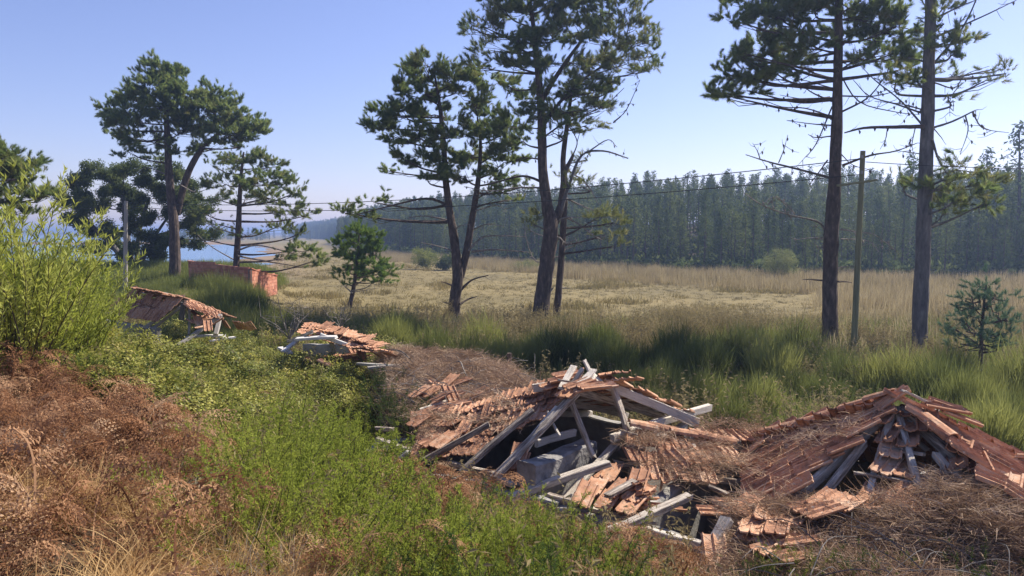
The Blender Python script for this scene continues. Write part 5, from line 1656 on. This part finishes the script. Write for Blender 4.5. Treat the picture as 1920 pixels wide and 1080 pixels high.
def place_px(name, meshes, lst, label, cat, group, s0=1.0, lift=0.0):
    for (px, py, s) in lst:
        x, y = ground_hit(px, py, lift)
        place_bush(name, random.choice(meshes), x, y, s * s0, label, cat, group)

# bases of green heath bushes
def heath_patch(poly, n, s, meshes, label, group, lift=.25, seed=0):
    rs = np.random.RandomState(seed)
    xs = [p[0] for p in poly]; ys = [p[1] for p in poly]
    k = 0; pts = []; tries = 0
    while k < n and tries < 4000:
        tries += 1
        px, py = rs.uniform(min(xs), max(xs)), rs.uniform(min(ys), max(ys))
        if not inpoly(px, py, poly)[0]: continue
        x, y = ground_hit(px, py, lift)
        if any((x - a) ** 2 + (y - b) ** 2 < (.30 * s) ** 2 for a, b in pts): continue
        pts.append((x, y))
        place_bush('heath_bush', meshes[rs.randint(len(meshes))], x, y, s * rs.uniform(.8, 1.15), label, 'bush', group, zoff=-.08)
        k += 1
heath_patch([(690, 985), (800, 950), (960, 965), (1080, 1010), (1120, 1090), (1200, 1200), (700, 1300), (650, 1080)], 30, .84, HM[:3] + HM[3:4], 'feathery green heath bush at the bank foot in front of the middle ruin', 'heath bushes before the middle ruin', seed=1)
heath_patch([(400, 790), (520, 745), (640, 750), (730, 850), (730, 930), (640, 930), (560, 1010), (470, 990), (420, 900)], 28, 1.12, HM[:3], 'bright green heath bush on the slope between bracken and bramble', 'heath bushes on the slope', seed=2)
heath_patch([(330, 655), (480, 640), (620, 680), (640, 740), (520, 750), (380, 760)], 12, .85, HM[:4], 'taller feathery green heath bush standing up through the bramble', 'heath bushes in the bramble', seed=6)
for (px, py, s) in ((712, 700, .7), (728, 735, .75), (748, 760, .7), (775, 745, .5), (735, 690, .5), (772, 782, .6), (700, 665, .6)):
    p = PZ(px, py, 1.75)
    o = bpy.data.objects.new('heath_bush', HM[3 + (px % 2)]); reg(o, Matrix.Translation((p.x, p.y, 1.45)) @ Matrix.Scale(s, 4)); tag(o, 'dark green bush growing over the left end of the needle-covered roof', 'bush', 'bushes on the needle-covered roof')
heath_patch([(120, 640), (250, 620), (330, 660), (340, 720), (250, 760), (150, 740)], 13, .95, HM[1:4], 'green heath bush at the foot of the wattle thicket', 'heath bushes below the wattle', seed=3)
heath_patch([(1120, 1050), (1330, 1060), (1360, 1090), (1340, 1250), (1100, 1250)], 9, .62, HM[:3], 'green heath bush under the broken wall plates of the right ruin', 'heath bushes under the wall plates', seed=4)
for (px, py, s) in ((1500, 1072, .5), (1565, 1080, .55), (1690, 1050, .4), (1740, 1035, .5), (1790, 1050, .55), (1850, 1030, .5), (1880, 1060, .6), (1925, 1020, .55), (1820, 1078, .6), (1640, 1085, .5), (1430, 1082, .45), (1960, 960, .5), (1935, 905, .35)):
    p = PZ(px, py, 1.62)
    o = bpy.data.objects.new('heath_bush', HM[3 + (px % 2)] if px % 3 else HM[0])
    reg(o, Matrix.Translation((p.x, p.y, 1.50)) @ Matrix.Rotation(px, 4, 'Z') @ Matrix.Scale(s, 4)); tag(o, 'low green bush among the pine litter at the lower right', 'bush', 'low green bushes in the right litter')
for (px, py, s) in ((858, 905, .5), (1900, 1075, .7)):
    x, y = ground_hit(px, py, .1)
    place_bush('heath_bush', HM[0], x, y, s, 'single feathery green shoot cluster rising before the split rafters' if px < 1000 else 'leafy green shrub tip cut by the lower right corner', 'bush', None)

wl = ((10, 600, 1.0), (60, 610, 1.0), (110, 610, .95), (-40, 600, 1.15), (30, 640, .9), (90, 650, .85), (140, 650, .8), (-80, 640, 1.1), (20, 680, .8), (80, 690, .7))
for (px, py, s) in wl:
    x, y = ground_hit(px, py, .1)
    y = min(y, 11.5); x = (px - 960) / FPX * y
    place_bush('wattle_bush', random.choice(WA), x, y, s * .78, 'tall yellow-green wattle bush with narrow leaves at the left edge', 'bush', 'wattle thicket at the left edge')
for (px, Y, s) in ((150, 22, .9), (110, 15, .95), (180, 28, .9), (85, 15, 1.05), (125, 19, .95)):
    place_bush('wattle_bush', random.choice(WA), (px - 960) / FPX * Y, Y, s, 'narrow-leaved bush behind the wattle thicket beside the farthest ruin', 'bush', 'bushes behind the wattle thicket')
for (px, Y, s, lb) in ((40, 9.5, 1.05, 'second tallest wattle spray, between the edge one and the lower bushes'), (95, 10.5, 1.05, 'rightmost of the tall wattle sprays, against the lagoon water'), (0, 9, 1.2, 'tallest wattle bush, cut by the left picture edge')):
    place_bush('wattle_bush', random.choice(WA), (px - 960) / FPX * Y, Y, s, lb, 'bush', 'tall wattle sprays')

# ================================================================== GROUND COVER
def cover():
    rs = np.random.RandomState(3)
    def sample(n, x0, x1, y0, y1):
        return rs.uniform(x0, x1, n), rs.uniform(y0, y1, n)
    def inside_house(x, y):
        A = (x + 1) * .81 - (y - 9) * .59; N = (x + 1) * .59 + (y - 9) * .81
        return (A > -1.3) & (A < 7.4) & (N > -.25) & (N < 3.4)
    FERN = [(-2500, 700), (0, 650), (60, 640), (150, 730), (290, 750), (420, 800), (430, 930), (560, 1010), (700, 990), (660, 1080), (720, 1500), (-4000, 1500)]
    FERN2 = [(640, 830), (800, 850), (900, 900), (840, 960), (700, 940)]
    FERN3 = [(1080, 960), (1330, 1040), (1290, 1080), (1060, 1010)]
    STRAW = [(-3000, 850), (120, 830), (240, 860), (420, 950), (560, 1010), (700, 1060), (760, 1500), (-4000, 1500)]
    GREY = [(0, 860), (60, 870), (60, 930), (-60, 940)]
    GREY2 = [(210, 960), (360, 980), (380, 1060), (220, 1050)]
    BRAM = [(200, 600), (330, 610), (500, 622), (560, 650), (700, 680), (790, 745), (760, 800), (660, 800), (560, 770), (400, 790), (300, 745), (150, 700)]
    def add(name, key, x, y, scl, tilt=.25, lift=0.0, label=None, zoff=None, parent=None):
        n = len(x)
        if n == 0: return
        z = tz(x, y) + lift if zoff is None else zoff
        o = scatter(name, key, np.column_stack([x, y, z]), rot_up(n, tilt), rs.uniform(scl[0], scl[1], n))
        tag(o, label, kind='stuff')
    # bracken
    x, y = sample(42000, -9, 4, 1.0, 14)
    z = tz(x, y)
    px, py = proj(np.column_stack([x, y, z + .25]))
    behind = (y < 2.2)
    mF_ = inpoly(px, py, FERN) | (behind & (x < .5))
    dens = vnoise(x, y, .8, 21)
    straw_zone = inpoly(px, py, STRAW) & (vnoise(x, y, .7, 33) > .46)
    k = mF_ & (rs.rand(len(x)) < np.where(straw_zone, .10, .62)) & (dens > .3) & (vnoise(x, y, .35, 29) > .34)
    add('dry_bracken', 'fern', x[k], y[k], (.45, 1.0), .8, .03, 'rust-brown dried bracken covering the near left slope')
    k = (inpoly(px, py, FERN2) | inpoly(px, py, FERN3)) & (rs.rand(len(x)) < .30)
    add('dry_bracken', 'fern', x[k], y[k], (.4, .7), .45, .03, 'dark red bracken at the foot of the fallen timbers')
    k = mF_ & straw_zone & (rs.rand(len(x)) < .30)
    add('dry_straw', 'strawflat', x[k], y[k], (.6, 1.2), .3, .02, 'golden dry grass flattened between the bracken clumps')
    k = mF_ & (vnoise(x, y, .9, 44) > .70) & (rs.rand(len(x)) < .25)
    add('grey_twigs', 'greytwig', x[k], y[k], (.6, 1.1), .4, .04, 'pale grey dead twigs tangled in the bracken')
    k = (y < 9) & (rs.rand(len(x)) < .10) & ~inside_house(x, y) & ~mF_
    add('dry_straw', 'straw', x[k], y[k], (.4, .9), .3, 0, 'dry grass under the heath bushes')
    mid = inpoly(px, py, [(420, 760), (720, 760), (780, 880), (1100, 960), (1340, 1060), (1340, 1600), (560, 1600), (560, 1010), (430, 930)])
    k = mid & (rs.rand(len(x)) < .016) & ~inside_house(x, y)
    add('tall_weeds', 'weed', x[k], y[k], (.4, .85), .25, 0, 'dry weed stalks rising among the heath bushes')
    k = mid & (rs.rand(len(x)) < .028) & (vnoise(x, y, .8, 61) > .55) & ~inside_house(x, y)
    add('dry_bracken', 'fern', x[k], y[k], (.45, .85), .6, .12, 'scattered brown bracken fronds among the heath bushes')
    # bramble
    x, y = sample(26000, -11, 1, 6, 21)
    z = tz(x, y)
    px, py = proj(np.column_stack([x, y, z + .3]))
    k = inpoly(px, py, BRAM) & (rs.rand(len(x)) < .62)
    n = k.sum()
    o = scatter('bramble', 'bramble', np.column_stack([x[k], y[k], z[k] + rs.uniform(-.05, .22, n) * (.5 + vnoise(x[k], y[k], 1.1, 55))]), rot_up(n, .35), rs.uniform(.6, 1.1, n))
    tag(o, 'yellowing green bramble smothering the ground around the ruins', kind='stuff')
    k = inpoly(px, py, BRAM) & (rs.rand(len(x)) < .035)
    add('tall_weeds', 'weed', x[k], y[k], (.5, .9), .2, 0, 'dry weeds poking out of the bramble')
    # bramble around the far ruins and over the dark hollow
    x, y = sample(9000, -16, 0, 12, 30)
    z = tz(x, y)
    px, py = proj(np.column_stack([x, y, z + .3]))
    k = (inpoly(px, py, [(400, 590), (560, 600), (700, 640), (760, 660), (700, 690), (540, 660), (430, 640)]) | inpoly(px, py, [(285, 600), (340, 600), (352, 640), (290, 640)])) & (rs.rand(len(x)) < .7)
    add('bramble', 'bramble', x[k], y[k], (.8, 1.5), .35, .15, 'dark bramble between the two far ruins')
    # litter on roofs
    P = np.array([tuple(p) for p in LIT]); n = len(P)
    o = scatter('pine_needle_litter', 'litter', P, rot_up(n, .25), rs.uniform(.55, 1.15, n)); tag(o, 'loose pine needles strewn over the ruined roofs', kind='stuff')
    # litter on the ground around ruins
    x, y = sample(7000, -3, 10, 5, 16)
    A = (x + 1) * .81 - (y - 9) * .59; N = (x + 1) * .59 + (y - 9) * .81
    k = ~inside_house(x, y) & (((N > 3.3) & (N < 6.5)) | ((N < 0) & (N > -2.4) & (A > 2.6))) 
    add('pine_needle_litter', 'litter', x[k], y[k], (.7, 1.2), .25, .02, 'pine needles on the ground around the near ruins')
    # rough grass and weeds behind the ruins
    x, y = sample(30000, -22, 32, 10, 34)
    N = (x + 1) * .59 + (y - 9) * .81
    A = (x + 1) * .81 - (y - 9) * .59
    px, py = proj(np.column_stack([x, y, tz(x, y)]))
    far_l = (px < 700)
    base = (N > 4.6) & ~inside_house(x, y) & (np.abs(x) < y * .75 + 3) & ~((px < 560) & (N < 7)) & (py > 590 - 30 * vnoise(x, y, 3, 66))
    nb = vnoise(x, y, 1.7, 71)
    k = base & (rs.rand(len(x)) < .32) & (nb < .62)
    add('rough_grass', 'grass', x[k], y[k], (1.0, 2.3), .2, 0, 'rough green grass in the belt behind the ruins')
    k = base & (nb > .52) & (rs.rand(len(x)) < .35)
    add('tall_weeds', 'weed', x[k], y[k], (.8, 1.5), .18, 0, 'dry brown weeds standing in the belt behind the ruins')
    # terrace grass at the left
    x, y = sample(26000, -34, -4, 20, 62)
    zt = tz(x, y)
    k = (x < -.25 * y + 1) & (zt > .6) & (x > -.75 * y)
    add('terrace_grass', 'grass', x[k], y[k], (1.2, 2.4), .2, 0, 'short sunlit grass on the terrace under the lagoon pines')
    # marsh
    x, y = sample(120000, -70, 85, 22, 150)
    keep = rs.rand(len(x)) < np.clip(38 / y, 0, 1) ** 1.3
    x, y = x[keep], y[keep]
    yb = np.interp(x, FX, FY); z = tz(x, y)
    e = np.interp(y, [0, 60, 75, 97, 184, 260, 600, 5000], [-60, -19, -25, -33, -56, -85, -260, -2500])
    N = (x + 1) * .59 + (y - 9) * .81
    px, py = proj(np.column_stack([x, y, z]))
    ok = (y < yb) & (N > 11) & (x > e + 2) & (px > -80) & (px < 2000) & (z > -.05) & (z < .8)
    x, y, z, yb, e = x[ok], y[ok], z[ok], yb[ok], e[ok]
    mid = (y > 35 + 4 * vnoise(x, y, 6, 90)) & (y < yb - 22)
    tus = vnoise(x, y, 2.2, 91) > .78
    kk = mid & ~tus
    kk2 = kk & (rs.rand(len(x)) < .6)
    add('short_marsh_grass', 'shortg', x[kk2], y[kk2], (.3, .62), .2, 0, 'short olive marsh grass lying across the middle of the flat')
    x, y = x[~kk], y[~kk]
    add('marsh_grass', 'marsh', x, y, (.7, 1.6), .25, 0, 'tawny tussocky marsh grass filling the wide flat')
    # reeds: far strip, near fringe
    x, y = sample(90000, -70, 100, 24, 150)
    yb = np.interp(x, FX, FY); z = tz(x, y)
    e = np.interp(y, [0, 60, 75, 97, 184, 260, 600, 5000], [-60, -19, -25, -33, -56, -85, -260, -2500])
    px, py = proj(np.column_stack([x, y, z]))
    inview = (px > -80) & (px < 2000) & (z < .8) & (z > -.05)
    farstrip = (y > yb - 26 - 6 * vnoise(x, y, 9, 81)) & (y < yb) & (x > e + 9)
    right = (px > 1500 + 120 * vnoise(x, y, 5, 95)) & (y > 33) & (y < yb)
    nearf = (y > 23) & (y < 33 + 5 * vnoise(x, y, 5, 82)) & (px > 560)
    k = inview & (farstrip | right | nearf) & (rs.rand(len(x)) < np.where(nearf, .42, .75) * (.35 + .65 * vnoise(x, y, 3, 83)))
    o = add('reeds', 'reed', x[k], y[k], (.7, 1.25), .12, 0, 'pale dry reeds standing across the marsh')
cover()

# ---- twigs on the needle roof and the litter slope
def twig_heap():
    rs = np.random.RandomState(9)
    mb = MB()
    for i in range(150):
        if i < 90: px, py, z = rs.uniform(740, 1010), rs.uniform(672, 770), 1.80
        else: px, py, z = rs.uniform(1420, 1950), rs.uniform(960, 1090), 1.72
        p = PZ(px, py, z); a = rs.uniform(0, 6.28); L = rs.uniform(.2, .9)
        d = Vector((math.cos(a), math.sin(a), rs.uniform(-.05, .25)))
        q = curve_pts([p, p + d * L * .5 + Vector((0, 0, rs.uniform(0, .12))), p + d * L + Vector((rs.normal(0, .08), rs.normal(0, .08), -.04))], 4)
        tube(mb, q, np.linspace(.0055, .002, len(q)), 4, .1, cap=False)
    o = mb.obj('fallen_twigs', M['greybark']); tag(o, 'thin dead twigs scattered on the needle litter', kind='stuff')
twig_heap()

# tiles and scraps poking out of the litter in front of the right ruin
P6 = thing('tile_scraps', 'broken orange tiles poking out of the needle litter at the lower right', 'roof tiles', PZ(1560, 980, 1.5))
for (x, y, z) in ((1405, 1000, 1.70), (1432, 975, 1.72), (1485, 955, 1.78), (1528, 948, 1.80), (1560, 962, 1.78), (1618, 952, 1.82), (1665, 945, 1.86), (1752, 962, 1.86), (1338, 945, 1.60), (1310, 958, 1.58), (1372, 962, 1.66), (1420, 1035, 1.64), (1456, 1018, 1.66), (1745, 905, 1.98), (1722, 925, 1.92)):
    loose(P6, x, y, z + .03, random.uniform(.1, 1.3), random.uniform(-.15, .25), random.uniform(-.1, .1), random.choice((1, 1, 2)))
